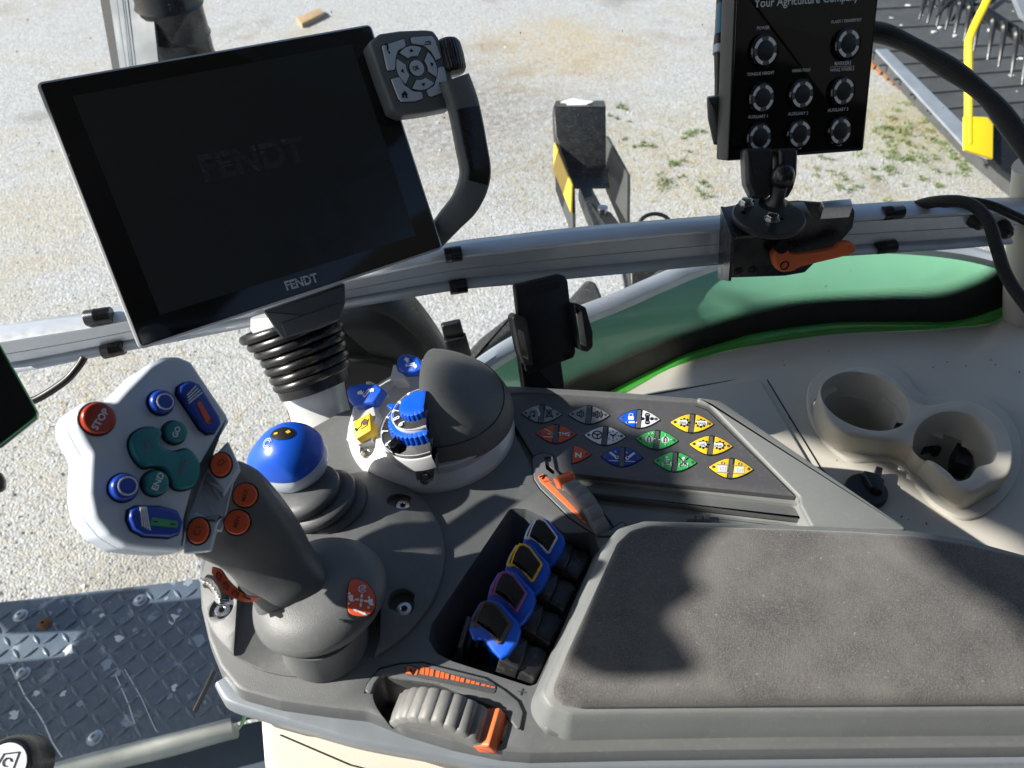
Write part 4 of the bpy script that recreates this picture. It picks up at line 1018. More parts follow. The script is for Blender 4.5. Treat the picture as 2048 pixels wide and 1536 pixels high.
def ic_diff(i, a=False):
    i.dot(0, 0, 9, h=.0005); i.ln([(-3, 5), (-3, -3), (0, -6), (3, -3), (3, 5)], 1.5, m='ink_black'); [i.ln([(11 * c_, 9 * s_), (14 * c_, 12 * s_)], 1.5) for c_, s_ in ((1, 0), (-1, 0), (0, 1), (0, -1))]
    if a: i.txt('A', 5, -10, 11, -10, 1)
def ic_lift(i, s):
    i.ln([(-8 * s, -7), (5 * s, 3)], 5.0); i.dot(6 * s, 3, 4.4); i.dot(6 * s, 3, 1.8, 'ink_black', .0013); i.ln([(-11, 10), (9, 11)], 1.2); i.txt('A', 3 * s - 2 if s > 0 else -10, -7, 3 * s + 3 if s > 0 else -5, -7, 1)
def ic_4wd(i, x=False):
    i.ln([(-9, 4), (-9, 11)], 2); i.ln([(9, 4), (9, 11)], 2); i.ln([(-9, 8), (9, 8)], 1.6); i.ln([(0, 8), (0, -6)], 2); i.dot(0, -8, 3.2); i.ring(0, 0, 4); i.dot(4, -3, 2)
    if x: i.ln([(-10, -10), (9, 10)], 1.5, m='ink_black'); i.ln([(10, -9), (-9, 10)], 1.5, m='ink_black')
def ic_valve(i): i.fill([(-10, -3), (9, -3), (9, 9), (-10, 9)], 'key_white'); i.ln([(-13, -6), (12, -5)], 1.8, m='key_grey'); i.ln([(-13, 11), (12, 12)], 1.8, m='key_grey'); [i.ln([(x, -1), (x, 8)], .9, m='key_grey') for x in (-6, -2, 2, 6)]; i.ring(0, -9, 3.5, 1.1, 'key_grey')
W_, K_ = 'key_white', 'ink_black'
keys = [
 (1083, 828, 80, 36, .03, 'key_grey', 'key_grey', (ic_phone, K_), (ic_mute, K_)),
 (1178, 830, 82, 36, .03, 'key_grey', 'key_grey', (lambda i: ic_spk(i, False), K_), (lambda i: ic_spk(i, True), K_)),
 (1278, 838, 84, 37, .04, 'blue', 'key_white', (ic_lock, W_), (ic_4, K_)),
 (1384, 847, 86, 37, .05, 'yellow', 'yellow', (lambda i: ic_pto(i, '1000'), K_), (lambda i: ic_pto(i, '1000E'), K_)),
 (1112, 868, 80, 37, .03, 'orange_red', 'orange_red', (ic_pedal, W_), (ic_tms, W_)),
 (1210, 872, 82, 37, .04, 'key_white', 'key_white', (ic_wheel, K_), (ic_star, K_)),
 (1314, 880, 84, 38, .05, 'key_green', 'key_green', (lambda i: ic_diff(i, True), W_), (ic_diff, W_)),
 (1422, 891, 86, 38, .06, 'yellow', 'yellow', (lambda i: ic_pto(i, '1100'), K_), (lambda i: ic_pto(i, '540E'), K_)),
 (1140, 908, 84, 38, .03, None, 'orange_red', None, (ic_n, W_)),
 (1244, 914, 84, 39, .04, 'blue_dark', 'blue_dark', (lambda i: ic_lift(i, 1), W_), (lambda i: ic_lift(i, -1), W_)),
 (1350, 924, 86, 39, .05, 'key_green', 'key_green', (ic_4wd, W_), (lambda i: ic_4wd(i, True), W_)),
 (1462, 937, 88, 40, .06, 'yellow', 'yellow', (ic_valve, K_), (ic_valve, K_))]
for cx, cy, w_, h_, an, lc, rc, li, ri in keys:
    L_ = lens(cx, cy, w_, h_, an)
    if lc:
        k = B(); k.prism(FK, KL(lens(cx, cy, w_ + 3.5, h_ + 3.5, an)), .0046, .0052, 'ink_black')
        k.prism(FK, KL(fillet([(cx - 6, cy - h_ / 2 + 1), (cx + 4, cy - h_ / 2 + 1), (cx + 4, cy + h_ / 2 - 1), (cx - 6, cy + h_ / 2 - 1)], 1)), .0049, .0054, 'keypad_grey')
        k.obj('key_border', pan)
    else:
        k = B(); k.prism(FK, KL(half(lens(cx, cy, w_ + 4, h_ + 3.5, an), cx, cy, an, 1, 5)), .0046, .0052, 'ink_black'); k.obj('key_border', pan)
    for side, colr, ic in ((-1, lc, li), (1, rc, ri)):
        if not colr: continue
        k = B(); k.prism(FK, KL(half(L_, cx, cy, an, side, 6.0)), .0048, WK + .0006, colr, .0004, seg=2)
        ex, ey = cx + side * w_ * .40 * math.cos(an), cy + side * w_ * .40 * math.sin(an)
        q = Ic(k, ex, ey, 'ink_black'); q.dot(0, 0, 3.4, 'ring_grey', .0006); q.dot(0, 0, 2.2, 'brown', .0008)
        mx_, my_ = cx + side * w_ * .205 * math.cos(an), cy + side * w_ * .205 * math.sin(an)
        ic[0](Ic(k, mx_ + (1 if side < 0 else -1), my_, ic[1], .92)); k.obj('key', pan)

# ---- upper thumb slider
k = B(); bz = [(1064, 920), (1072, 911), (1088, 907), (1106, 912), (1111, 940), (1206, 1056), (1220, 1062), (1241, 1047), (1250, 1048), (1249, 1058), (1222, 1073), (1200, 1073), (1178, 1062), (1137, 1034), (1080, 978), (1068, 960)]
k.prism(F0, fillet(F0.tr(bz), .002), -.004, .0012, 'console_grey', .0008)
bzo = k.obj('slider_bezel', con)
k = B(); k.line(F0, offset(ccw(fillet(F0.tr(bz), .002)), -.0004), .0007, .0003, 'ink_black', True, .0003); k.obj('bezel_seam', bzo)
cb = B(); cb.prism(F0, fillet(F0.tr([(1088, 916), (1101, 914), (1110, 944), (1107, 952), (1092, 940)]), .002), -.02, .02, 'console_dark')
carve(bzo, [cb])
k = B(); k.prism(F0, fillet(F0.tr([(1075, 955), (1087, 950), (1181, 1041), (1176, 1049), (1169, 1049), (1080, 965)]), .0012), .001, .0016, 'orange', .0002)
k.prism(F0, F0.tr([(1098, 967), (1106, 968), (1166, 1028), (1150, 1020)]), .0016, .0018, 'console_grey')
k.text('MAX', F0, F0.l(1088, 969), F0.l(1101, 965), 'ink_dark_red', .002, 1); k.text('MIN', F0, F0.l(1163, 1046), F0.l(1173, 1041), 'ink_dark_red', .002, 1)
k.line(F0, F0.tr([(1079, 957), (1090, 953), (1084, 961)]), .0008, .002, 'ink_black'); k.obj('slider_scale', bzo)
def thumbwheel(A, Bp, rad, wid, z, m, name, par, teeth=22, a0=.25, a1=2.9, tooth=.0011, side='pale_rubber'):
    """ribbed wheel segment whose rolling direction runs from A to Bp on the console"""
    a, b = Z(*A, z), Z(*Bp, z); mid = (a + b) / 2; t = (b - a).normalized(); ax = t.cross(V((0, 0, 1))); half_ = (b - a).length / 2
    dep = math.sqrt(max(1e-8, rad ** 2 - half_ ** 2)); c_ = mid - V((0, 0, dep)); k = B(); n_ = teeth * 8
    sec = []
    for i in range(n_ + 1):
        an = a0 + (a1 - a0) * i / n_; rr_ = rad + tooth * (abs(math.sin(an * teeth / 2)) ** .6 - .6) * 1.4
        sec.append((-math.cos(an) * rr_, math.sin(an) * rr_))
    rs = []
    for o_, s_ in ((-wid / 2 - .0004, .86), (-wid / 2, .97), (-wid / 2 + .001, 1.0), (wid / 2 - .001, 1.0), (wid / 2, .97), (wid / 2 + .0004, .86)):
        rs.append([c_ + t * (x * s_) + V((0, 0, y * s_)) + ax * o_ for x, y in sec])
    k.rings(rs, m, closed=False)
    for q in (rs[0], rs[-1]):
        vs = [k.bm.verts.new(p) for p in q] + [k.bm.verts.new(c_ + ax * (q is rs[-1] and wid / 2 or -wid / 2))]
        k.bm.faces.new(vs).material_index = k.mi(side)
    return k.obj(name, par, angle=60), c_, t, ax
tw1, c_, t_, ax_ = thumbwheel((1123, 962), (1208, 1066), .034, .0115, .001, 'pale_rubber', 'thumb_wheel', con, 20, side='console_dark')
k = B(); fo_ = Fr(c_, ax_, -t_); P = [(r_ * math.cos(a), r_ * math.sin(a)) for r_, a in [(.036, R(38) + q * R(4)) for q in range(5)] + [(.024, R(54)), (.024, R(38))]]
P = [( -(-math.cos(a) * r_), math.sin(a) * r_) for r_, a in ((.0385, R(40)), (.0395, R(47)), (.0385, R(55)), (.030, R(55)), (.030, R(40)))]
P3 = lambda u, v: c_ + t_ * (-u) + V((0, 0, v))
fo_ = Fr(c_, ax_, t_); s_ = 1 if fo_.y.z > 0 else -1
P = fillet([(-u, v * s_) for u, v in P], .002); k.prism(fo_, P, -.0070, .0070, 'orange', .0012, .0012); k.obj('orange_tab', con)

# ---- lower thumb wheel
rim = [(729, 1384), (735, 1368), (759, 1340), (800, 1330), (845, 1327), (899, 1340), (972, 1358), (1010, 1382), (1037, 1404), (1047, 1426), (1041, 1458), (1034, 1460), (1018, 1440), (1010, 1427), (985, 1415), (880, 1371), (790, 1357), (765, 1349), (750, 1368), (742, 1390)]
k = B(); k.prism(F0, fillet(F0.tr(rim), .003), -.003, .0012, 'console_grey', .0008); rimo = k.obj('wheel_rim', con)
k = B(); k.line(F0, F0.tr([(729, 1386), (735, 1368), (759, 1338), (800, 1328), (845, 1325), (899, 1338), (972, 1356), (1010, 1380), (1039, 1403), (1049, 1426), (1043, 1460)]), .0008, .0004, 'ink_black', t=.0003); k.obj('rim_seam', rimo)
k = B(); k.prism(F0, fillet(F0.tr([(808, 1336), (818, 1332), (985, 1367), (993, 1374), (990, 1390), (812, 1352)]), .002), .001, .0017, 'console_dark', .0002)
FI = lambda pts: F0.tr(pts)
k.prism(F0, fillet(FI([(815, 1335), (838, 1341), (834, 1354), (812, 1349)]), .0006), .0015, .0021, 'orange', .0001)
k.line(F0, FI([(820, 1341), (826, 1347), (832, 1342), (826, 1352), (820, 1345)]), .0006, .0023, 'ink_black')
xs = 840; hh = 15
for g_ in range(5):
    for j in range(3):
        i = g_ * 3 + j; x = 842 + g_ * 30.5 + j * 9.3; y = 1343 + (x - 842) * .225; h_ = max(1.6, 15.5 - i * 1.03); 
        k.prism(F0, FI([(x, y - h_ * .5 + i * .15), (x + 7.6, y + 1.6 - h_ * .5 + i * .15), (x + 6.0, y + 1.6 + h_ * .5 + i * .15), (x - 1.6, y + h_ * .5 + i * .15)]), .0015, .0021, 'orange')
k.obj('speed_scale', rimo)
tw2, c2_, t2_, ax2 = thumbwheel((795, 1412), (985, 1466), .0335, .0195, -.001, 'pale_rubber', 'thumb_wheel', con, 26, tooth=.0012, side='pale_rubber')
k = B(); fo_ = Fr(c2_, ax2, t2_); s_ = 1 if fo_.y.z > 0 else -1
P = [(.0385 * math.cos(a), .0385 * math.sin(a)) for a in (R(22), R(30), R(38))] + [(.026 * math.cos(a), .026 * math.sin(a)) for a in (R(40), R(22))]
k.prism(fo_, fillet([(u, v * s_) for u, v in P], .0012), -.0125, .0105, 'orange', .0016, .0016)
k.obj('orange_tab', con)
# small moulded marks
k = B()
for x, y in ((1195, 1074), (1043, 1384)):
    k.line(F0, F0.tr([(x - 7, y - 1), (x + 7, y + 1)]), .0006, .0004, 'console_dark'); k.line(F0, F0.tr([(x + 2, y - 6), (x - 2, y + 6)]), .0006, .0004, 'console_dark')
k.obj('moulded_mark', con)

# ---- armrest base tray and suede pad
FP = FZ(.020)
tray = [(1212, 1085), (1238, 1056), (1290, 1041), (1500, 1046), (1820, 1060), (1935, 1078), (2060, 1112), (2400, 1210), (2400, 1416), (1500, 1422), (1140, 1428), (1100, 1412), (1082, 1385)]
k = B(); o_ = fillet(FP.tr(tray), [.004, .01, .01] + [.01] * 7 + [.01, .008, .01], 6)
P_ = ccw(o_)
k.rings([[FP.p(u, v, w_) for u, v in q] for q, w_ in ((offset(P_, -.0075), -.023), (offset(P_, -.0055), -.017), (offset(P_, -.002), -.006), (offset(P_, -.0005), -.0015), (offset(P_, .001), 0))], 'frame_grey', cap0=True, cap1=True)
k.obj('arm_tray', con, angle=50)
# front apron of the arm, lower right
k = B(); FA = FZ(.004); k.prism(FA, fillet(FA.tr([(1064, 1420), (1076, 1402), (1110, 1420), (2400, 1400), (2400, 1450), (1116, 1468), (1090, 1462)]), .006), -.03, .0, 'console_grey', .004, draft=.004); k.obj('arm_apron', con, angle=50)
pad = [(1236, 1080), (1262, 1056), (1300, 1046), (1500, 1051), (1700, 1058), (1825, 1066), (1930, 1082), (2060, 1112), (2400, 1200), (2400, 1392), (1700, 1396), (1160, 1400), (1118, 1393), (1107, 1370), (1140, 1290)]
FPd = FZ(.031); k = B(); o_ = ccw(fillet(FPd.tr(pad), [.008, .012, .02] + [.03] * 9 + [.008, .008, .02], 6))
rs = [(offset(o_, .0006), -.012), (offset(o_, -.0004), -.009), (offset(o_, -.0002), -.004)]
for a in range(1, 7):
    th = math.pi / 2 * a / 6; rs.append((offset(o_, .005 * (1 - math.cos(th))), -.004 + .004 * math.sin(th)))
k.rings([[FPd.p(u, v, w_) for u, v in q] for q, w_ in rs], 'suede', cap0=True, cap1=True); k.obj('armrest_pad', con, angle=60)
k = B(); k.prism(FPd, offset(o_, -.0012), -.0135, -.0115, 'ink_black'); k.obj('pad_groove', con)
k = B(); k.prism(FPd, offset(o_, .0), -.017, -.0136, 'console_grey', .0008); k.obj('pad_base', con)

# ---- four paddle levers and their black blocks
LV = [((1083, 1078), 'ink_white', 'white'), ((1050, 1132), 'yellow', 'yellow'), ((1017, 1190), 'pink', 'purple'), ((983, 1252), 'brown', 'brown')]
LZ = .012
for i, ((x, y), rm, cn) in enumerate(LV):
    s = 1 + .075 * i
    lt = thing('paddle_lever', f'blue paddle lever, black pad edged in {cn}, ' + ['topmost of four in the console pocket', 'second from top in the pocket', 'third from top in the pocket', 'lowest of four, nearest the lower wheel'][i], 'lever', Z(x + 20, y + 30, -.03), 'blue paddle levers in the console pocket')
    fl = Fr(Z(x, y, LZ), V((-.22, -.35, .9)))
    T_ = lambda pts, w_=0: fl.tr([(x + px * s, y + py * s) for px, py in pts], w_)
    k = B(); bl = [(-38, 3), (-22, 5), (-4, 12), (14, 32), (22, 46), (28, 34), (34, 18), (43, 6), (42, -6), (36, -14), (24, -22), (10, -38), (-8, -44), (-20, -40), (-33, -18)]
    bl = [(-39, 6), (-32, 24), (-14, 22), (0, 42), (14, 56), (26, 48), (40, 28), (46, 8), (42, -8), (30, -20), (12, -40), (-6, -44), (-20, -40), (-34, -16)]
    k.prism(fl, fillet(T_(bl), .0022), -.0065, -.0008, 'blue', .0018, .001); k.obj('paddle', lt, angle=50)
    k = B(); rp = [(-39, 0), (-30, -22), (-18, -42), (-2, -46), (11, -39), (37, -4), (35, 2), (18, 33), (12, 34), (-8, 8), (-22, 1), (-32, 3)]
    rp = [(-4 + (a + 4) * .9, -6 + (b + 6) * .9) for a, b in rp]; k.prism(fl, fillet(T_(rp), .0016), -.0012, .0012, rm, .0009)
    k.obj('coloured_rim', lt)
    k = B(); ip = [(-33, -3), (-25, -22), (-15, -38), (-2, -41), (9, -35), (33, -3), (17, 27), (14, 28), (-6, 4), (-20, -4)]
    ip = [(-4 + (a + 4) * .92, -6 + (b + 6) * .92) for a, b in ip]; k.prism(fl, fillet(T_(ip), .0018), .0, .0022, 'black_metal', .0012)
    k.line(fl, T_([(-24, -4), (-18, -22), (-8, -40)]), .0010, .0024, rm); k.obj('black_pad', lt, angle=50)
    # stem down into the pocket
    k = B(); base = Z(x + 12 * s, y + 60 * s, -.035); tp_ = fl.p(*T_([(4, 22)])[0], -.004)
    k.tube([tp_, (tp_ + base) / 2 + V((0, 0, .003)), base], [.0075, .006, .005], 'blue', 10, flat=.55); k.obj('stem', lt)
# the lowest lever's long visible stem
# black wedge blocks
bs = [((1128, 1100), 1.0), ((1098, 1160), 1.05), ((1068, 1224), 1.12), ((1034, 1292), 1.2)]
for i, ((x, y), s) in enumerate(bs):
    for j, (dx, dy, z_) in enumerate(((0, 0, -.006), (30, 14, -.010))):
        fb = Fr(Z(x + (dx + 10) * s, y + dy * s, z_), V((.18, .10, 1))); k = B()
        pl = [(-12, -24), (20, -12), (16, 12), (4, 40), (-30, 22), (-22, 0)] if j == 0 else [(-14, -20), (14, -12), (24, 2), (0, 44), (-34, 22)]
        k.prism(fb, fillet(fb.tr([(x + (dx + px) * s, y + (dy + py) * s) for px, py in pl]), .002), -.03, 0, 'lever_black', .002); k.obj('lever_block', con, angle=50)
k = B(); fb = FZ(-.020); k.prism(fb, fillet(fb.tr([(1190, 1102), (1197, 1106), (1072, 1360), (1060, 1362), (1000, 1338), (1040, 1330)]), .001), -.004, 0, 'console_dark', .001); k.obj('pocket_ledge', con)
k = B()
for q in range(4):
    fb = FZ(-.028); x = 915 + q * 16; k.prism(fb, fillet(fb.tr([(x, 1300), (x + 9, 1303), (x + 28, 1240), (x + 18, 1236)]), .001), -.015, .004, 'pale_rubber' if q in (0,) else 'lever_black', .001)
k.obj('lever_rods', con)
# ================================================================== JOYSTICK
NH = (CR * .70 + CU * .22 - CF * .68).normalized()
FJ = Fr(D(275, 920, .385), NH)
js = thing('multifunction_joystick', 'big joystick with a white head full of coloured buttons on a grey stalk', 'joystick', Z(650, 1280, .01))
T_ = lambda pts, w_=0: FJ.tr(pts, w_)
face = [(358, 711), (385, 722), (410, 760), (456, 828), (462, 842), (440, 880), (402, 945), (388, 1000), (378, 1040), (374, 1098), (362, 1104), (300, 1100), (255, 1094), (215, 1070), (186, 1035), (176, 985), (178, 935), (180, 905), (165, 880), (152, 855), (150, 822), (170, 802), (200, 800), (228, 802), (252, 775), (300, 727), (330, 712)]
# fillet by outline tracing, then smooth
fo = FJ.tr(face)
fo = fillet(fo, [.006, .004, .008, .008, .0015, .003, .01, .01, .004, .0015, .003, .01, .012, .01, .012, .01, .01, .006, .004, .006, .006, .006, .005, .003, .008, .012, .008], 5)
FT_ = .038
k = B(); P_ = ccw(fo)
rs = []
for d_, h in ((.0075, -FT_ - .001), (.0030, -FT_), (.0008, -FT_ + .0025), (.0000, -FT_ + .006), (-.0003, -.0125), ): rs.append((offset(P_, d_), h))
for d_, h in ((.0003, -.0122), (.0003, -.0116), (-.0003, -.0112)): rs.append((offset(P_, d_), h))
rs.append((P_, -.0042))
for a in range(1, 6):
    th = math.pi / 2 * a / 5; rs.append((offset(P_, .0030 * (1 - math.cos(th))), -.0042 + .0042 * math.sin(th)))
k.rings([[FJ.p(u, v, w_) for u, v in q] for q, w_ in rs], 'white_plastic', cap0=True, cap1=True)
head = k.obj('head', js, angle=60)
def jbtn(pts, m, name='button', h=.0042, ex=None, rimr=True, bev=.0016, fr=FJ, w0=0, label=None, par=js):
    k = B(); P = ccw(fr.tr(pts, w0)) if isinstance(pts, list) and max(abs(pts[0][0]), abs(pts[0][1])) > 5 else ccw(list(pts))
    if rimr: k.prism(fr, offset(P, -.0009), w0 - .001, w0 + .0003, 'ink_black')
    k.prism(fr, P, w0 - .001, w0 + h, m, bev, seg=4)
    if ex: ex(k)
    return k.obj(name, par, angle=60, **({'label': label} if label else {}))
def jc(x, y, r, fr=FJ, ry=None): c_ = fr.l(x, y); return tuple(circ(c_[0], c_[1], r, 36))
L4 = lambda x, y, w_: FJ.l(x, y, w_)
def ptxt(k, s, a, b, m, w_, hs=1, bold=.015, shear=0, fr=FJ): k.text(s, fr, fr.l(*a, w_), fr.l(*b, w_), m, w_, hs, bold, shear)
PXM = .385 / FPX
jbtn(jc(194, 838, .0078), 'stop_red', ex=lambda k: ptxt(k, 'STOP', (194, 861), (219, 822), 'ink_white', .0044, .95), label='round dark red stop button')
def ringx(cx, cy, r, w_): return lambda k: k.line(FJ, circ(*L4(cx, cy, w_), r, 24), .0007, w_, 'ink_white', True)
jbtn(jc(320, 806, .0062), 'blue_dark', ex=ringx(331, 803, .0040, .0058), h=.0056, bev=.0022)
jbtn(jc(245, 976, .0066), 'blue_dark', ex=ringx(256, 972, .0043, .0058), h=.0056, bev=.0022)
def stripes(k, a, b, c_, d_, n, w_):
    for i in range(n):
        f = i / (n - 1); p, q = (a[0] + (c_[0] - a[0]) * f, a[1] + (c_[1] - a[1]) * f), (b[0] + (d_[0] - b[0]) * f, b[1] + (d_[1] - b[1]) * f)
        k.line(FJ, [FJ.l(*p, w_), FJ.l(*q, w_)], .00055, w_, 'ink_white')
def r1(k):
    w_ = .0052; stripes(k, (375, 790), (392, 772), (378, 806), (404, 785), 4, w_)
    k.prism(FJ, fillet(FJ.tr([(393, 805), (401, 802), (424, 842), (419, 848), (412, 845)], w_), .001), w_ - .0002, w_ + .0002, 'orange_red')
    k.line(FJ, circ(*L4(421, 842, w_), .0008, 8), .0002, w_ + .0003, 'ink_black', True)
jbtn([(352, 790), (354, 776), (366, 768), (380, 766), (393, 772), (404, 790), (432, 835), (436, 850), (426, 866), (412, 868), (398, 858), (376, 824)], 'blue_dark', 'rocker', h=.0048, ex=r1)
def r2(k):
    w_ = .0052; stripes(k, (281, 1015), (285, 1052), (292, 1014), (300, 1060), 4, w_)
    k.prism(FJ, fillet(FJ.tr([(303, 1035), (355, 1042), (355, 1056), (301, 1050)], w_), .0008), w_ - .0002, w_ + .0002, 'label_green')
    k.line(FJ, FJ.tr([(307, 1043), (315, 1044)], w_), .0006, w_ + .0003, 'ink_black'); k.line(FJ, FJ.tr([(341, 1048), (350, 1049)], w_), .0006, w_ + .0003, 'ink_black')
jbtn([(253, 1040), (255, 1022), (270, 1014), (320, 1015), (350, 1024), (360, 1045), (354, 1068), (335, 1075), (285, 1072), (262, 1060)], 'blue_dark', 'rocker', h=.0048, ex=r2)
tealp = [(257, 895), (262, 872), (284, 858), (308, 858), (318, 868), (314, 884), (322, 898), (345, 905), (372, 900), (390, 920), (394, 944), (385, 970), (365, 980), (345, 976), (334, 958), (320, 938), (300, 934), (285, 936), (268, 920)]
def tx(k):
    ptxt(k, 'GO', (297, 903), (304, 878), 'ring_grey', .0052, .9); ptxt(k, 'END', (364, 950), (375, 918), 'ring_grey', .0052, .8)
P = c2(FJ.tr(tealp), 4); jbtn(P, 'teal', 'teal_rocker', h=.0048, ex=tx)
jbtn(jc(347, 866, .0058), 'teal', ex=lambda k: ptxt(k, 'GO', (353, 876), (362, 856), 'ink_white', .0052, 1.0), h=.005, bev=.002)
jbtn(jc(308, 967, .0062), 'teal', ex=lambda k: ptxt(k, 'END', (314, 982), (329, 948), 'ink_white', .0052, .9), h=.005, bev=.002)
# white shoulder between head and stalk, with hollow
FJ2 = Fr(D(420, 1010, .405), (CR * .30 + CU * .22 - CF * .92))
k = B()
k.prism(FJ2, fillet(FJ2.tr([(392, 950), (456, 880), (480, 934), (462, 966), (446, 996), (440, 975), (412, 946), (400, 958)]), .0012), -.016, -.001, 'white_plastic', .0012)
k.prism(FJ2, fillet(FJ2.tr([(372, 1034), (390, 1024), (430, 1040), (448, 1024), (434, 1050), (420, 1102), (366, 1108)]), .0012), -.016, -.001, 'white_plastic', .0012)
k.prism(FJ2, fillet(FJ2.tr([(380, 940), (470, 940), (440, 1060), (366, 1060)]), .001), -.024, -.008, 'white_plastic', .001)
k.prism(FJ2, fillet(FJ2.tr([(408, 950), (418, 946), (446, 992), (438, 998)]), .0006), -.016, -.006, 'white_plastic', .0006)
neck_w = k.obj('white_shoulder', js)
jbtn(circ(*FJ2.l(442, 930), .0052, 32, .0062), 'orange_red', fr=FJ2, h=.003, bev=.0012, ex=lambda k: ptxt(k, 'C2', (440, 934), (452, 922), 'ink_dark_red', .0034, 1, fr=FJ2))
jbtn(circ(*FJ2.l(397, 1062), .0052, 32, .0066), 'orange_red', fr=FJ2, h=.003, bev=.0012, ex=lambda k: ptxt(k, 'C1', (399, 1072), (403, 1054), 'ink_dark_red', .0034, 1, fr=FJ2))
# stalk: loft of sections between picture points, rounded
def sect(pL, pR, dL, dR, thick, n=28, pw=2.4, front=None):
    a, b = D(*pL, dL), D(*pR, dR); c_ = (a + b) / 2; x = (b - a) / 2; vdir = (CC - c_).normalized()
    y = (vdir - x.normalized() * vdir.dot(x.normalized())).normalized(); c_ = c_ - y * thick
    out = []
    for i in range(n):
        t = 2 * math.pi * i / n; cs_, sn = math.cos(t), math.sin(t)
        out.append(c_ + x * (math.copysign(abs(cs_) ** (2 / pw), cs_)) + y * thick * (math.copysign(abs(sn) ** (2 / pw), sn)))
    return out
def sz(pL, pR, zL, zR, th_, n=28, pw=2.4):
    dz = lambda p, z_: (Z(*p, z_) - CC).dot(CF)
    return sect(pL, pR, dz(pL, zL), dz(pR, zR), th_, n, pw)
S = [sz((384, 1108), (470, 925), .100, .130, .008, pw=4), sz((392, 1120), (484, 926), .095, .126, .013, pw=3.4), sz((412, 1132), (520, 950), .086, .115, .018, pw=3), sz((432, 1146), (562, 1010), .077, .098, .021, pw=2.7),
     sz((452, 1164), (592, 1058), .068, .083, .022, pw=2.6), sz((470, 1184), (616, 1098), .060, .070, .022, pw=2.5), sz((490, 1206), (645, 1136), .052, .059, .023, pw=2.4), sz((502, 1234), (676, 1160), .045, .050, .024, pw=2.2), sz((498, 1258), (716, 1178), .036, .040, .026, pw=2.1)]
k = B(); k.rings(smooth_rows(S, 5), 'stalk_grey', cap0=True, cap1=True); k.obj('stalk', js, angle=70)
k = B(); st_ = smooth_rows(S, 5)
k.tube([r_[21] + (r_[21] - sum(r_, V((0, 0, 0))) / len(r_)).normalized() * .0001 for r_ in st_[6:34]], .00025, 'console_dark', 5, smooth=0); k.obj('part_line', js)
FM = Fr(D(484, 1015, .4165), (CR * .22 + CU * .22 - CF * .95))
# dark front plate carrying MAX and MIN
def mx(s, a, b): return lambda k: ptxt(k, s, a, b, 'ink_dark_red', .0036, 1.0, fr=FM)
jbtn(circ(*FM.l(491, 991), .0062, 36), 'orange_red', fr=FM, h=.0034, w0=.0, bev=.0010, ex=mx('MAX', (490, 1003), (497, 979)))
jbtn(circ(*FM.l(475, 1045), .0064, 36), 'orange_red', fr=FM, h=.0034, w0=.0, bev=.0010, ex=mx('MIN', (474, 1056), (481, 1034)))
# orange label strip hanging along the lower edge
k = B(); sp1 = [(424, 1134), (442, 1140), (456, 1160), (474, 1178), (496, 1192), (522, 1196)]; sp2 = [(423, 1146), (434, 1162), (446, 1182), (466, 1196), (490, 1204), (510, 1203)]
A = crom([Z(x, y, .104 - i * .0060) for i, (x, y) in enumerate(sp1)], 6, False); Bq = crom([Z(x, y, .101 - i * .0060) for i, (x, y) in enumerate(sp2)], 6, False)
k.rings([A, Bq], 'orange_red', closed=False); k.rings([[p - CF * -.0012 for p in A], [p + CF * .0012 + CU * .0005 for p in Bq]], 'ink_black', closed=False)
def q3(i, f): return A[i] + (Bq[i] - A[i]) * f - CF * .0006
for i0 in (5, 11, 17):
    k.tube([q3(i0, .25), q3(i0 + 3, .25), q3(i0 + 3, .7), q3(i0, .7), q3(i0, .25)], .0003, 'ink_black', 5, smooth=0)
k.tube([q3(22, .3), q3(26, .5)], .0004, 'ink_black', 5, smooth=0)
k.obj('label_strip', js)
# thumb roller with ribs behind the strip
k = B(); P = [Z(x, y, .058) for x, y in ((413, 1162), (426, 1166), (437, 1178), (444, 1192), (446, 1204))]
CP = crom(P, 4, False); k.tube(CP, .0040, 'lever_black', 10, smooth=0)
for i in range(1, len(CP), 2): k.tube([CP[i] + (CR * -.0042 + CU * .0012), CP[i] - CF * .004, CP[i] + (CR * .004 - CU * .001)], .0011, 'steel', 8, smooth=3)
k.obj('ribbed_roller', js)
# saucer skirt and collar
ax = V((-.16, .05, 1)).normalized(); so_ = Z(632, 1176, .034)
sk = [(.0, .010), (.018, .0105), (.030, .0080), (.037, .0035), (.0410, -.002), (.0423, -.0060), (.0412, -.0088), (.037, -.0105), (.026, -.012), (0, -.012)]
k = B(); k.lathe(so_, ax, sk, 'console_grey', 72, wob=lambda a, r_, h: 1 + .03 * math.cos(a + .9)); k.obj('saucer_skirt', js, angle=60)
k = B(); k.lathe(Z(652, 1282, .0012), (0, 0, 1), [(.0272, 0), (.0266, .006), (.0262, .014), (.0265, .026)], 'console_grey', 56, cap0=True, cap1=True); k.obj('collar', js)
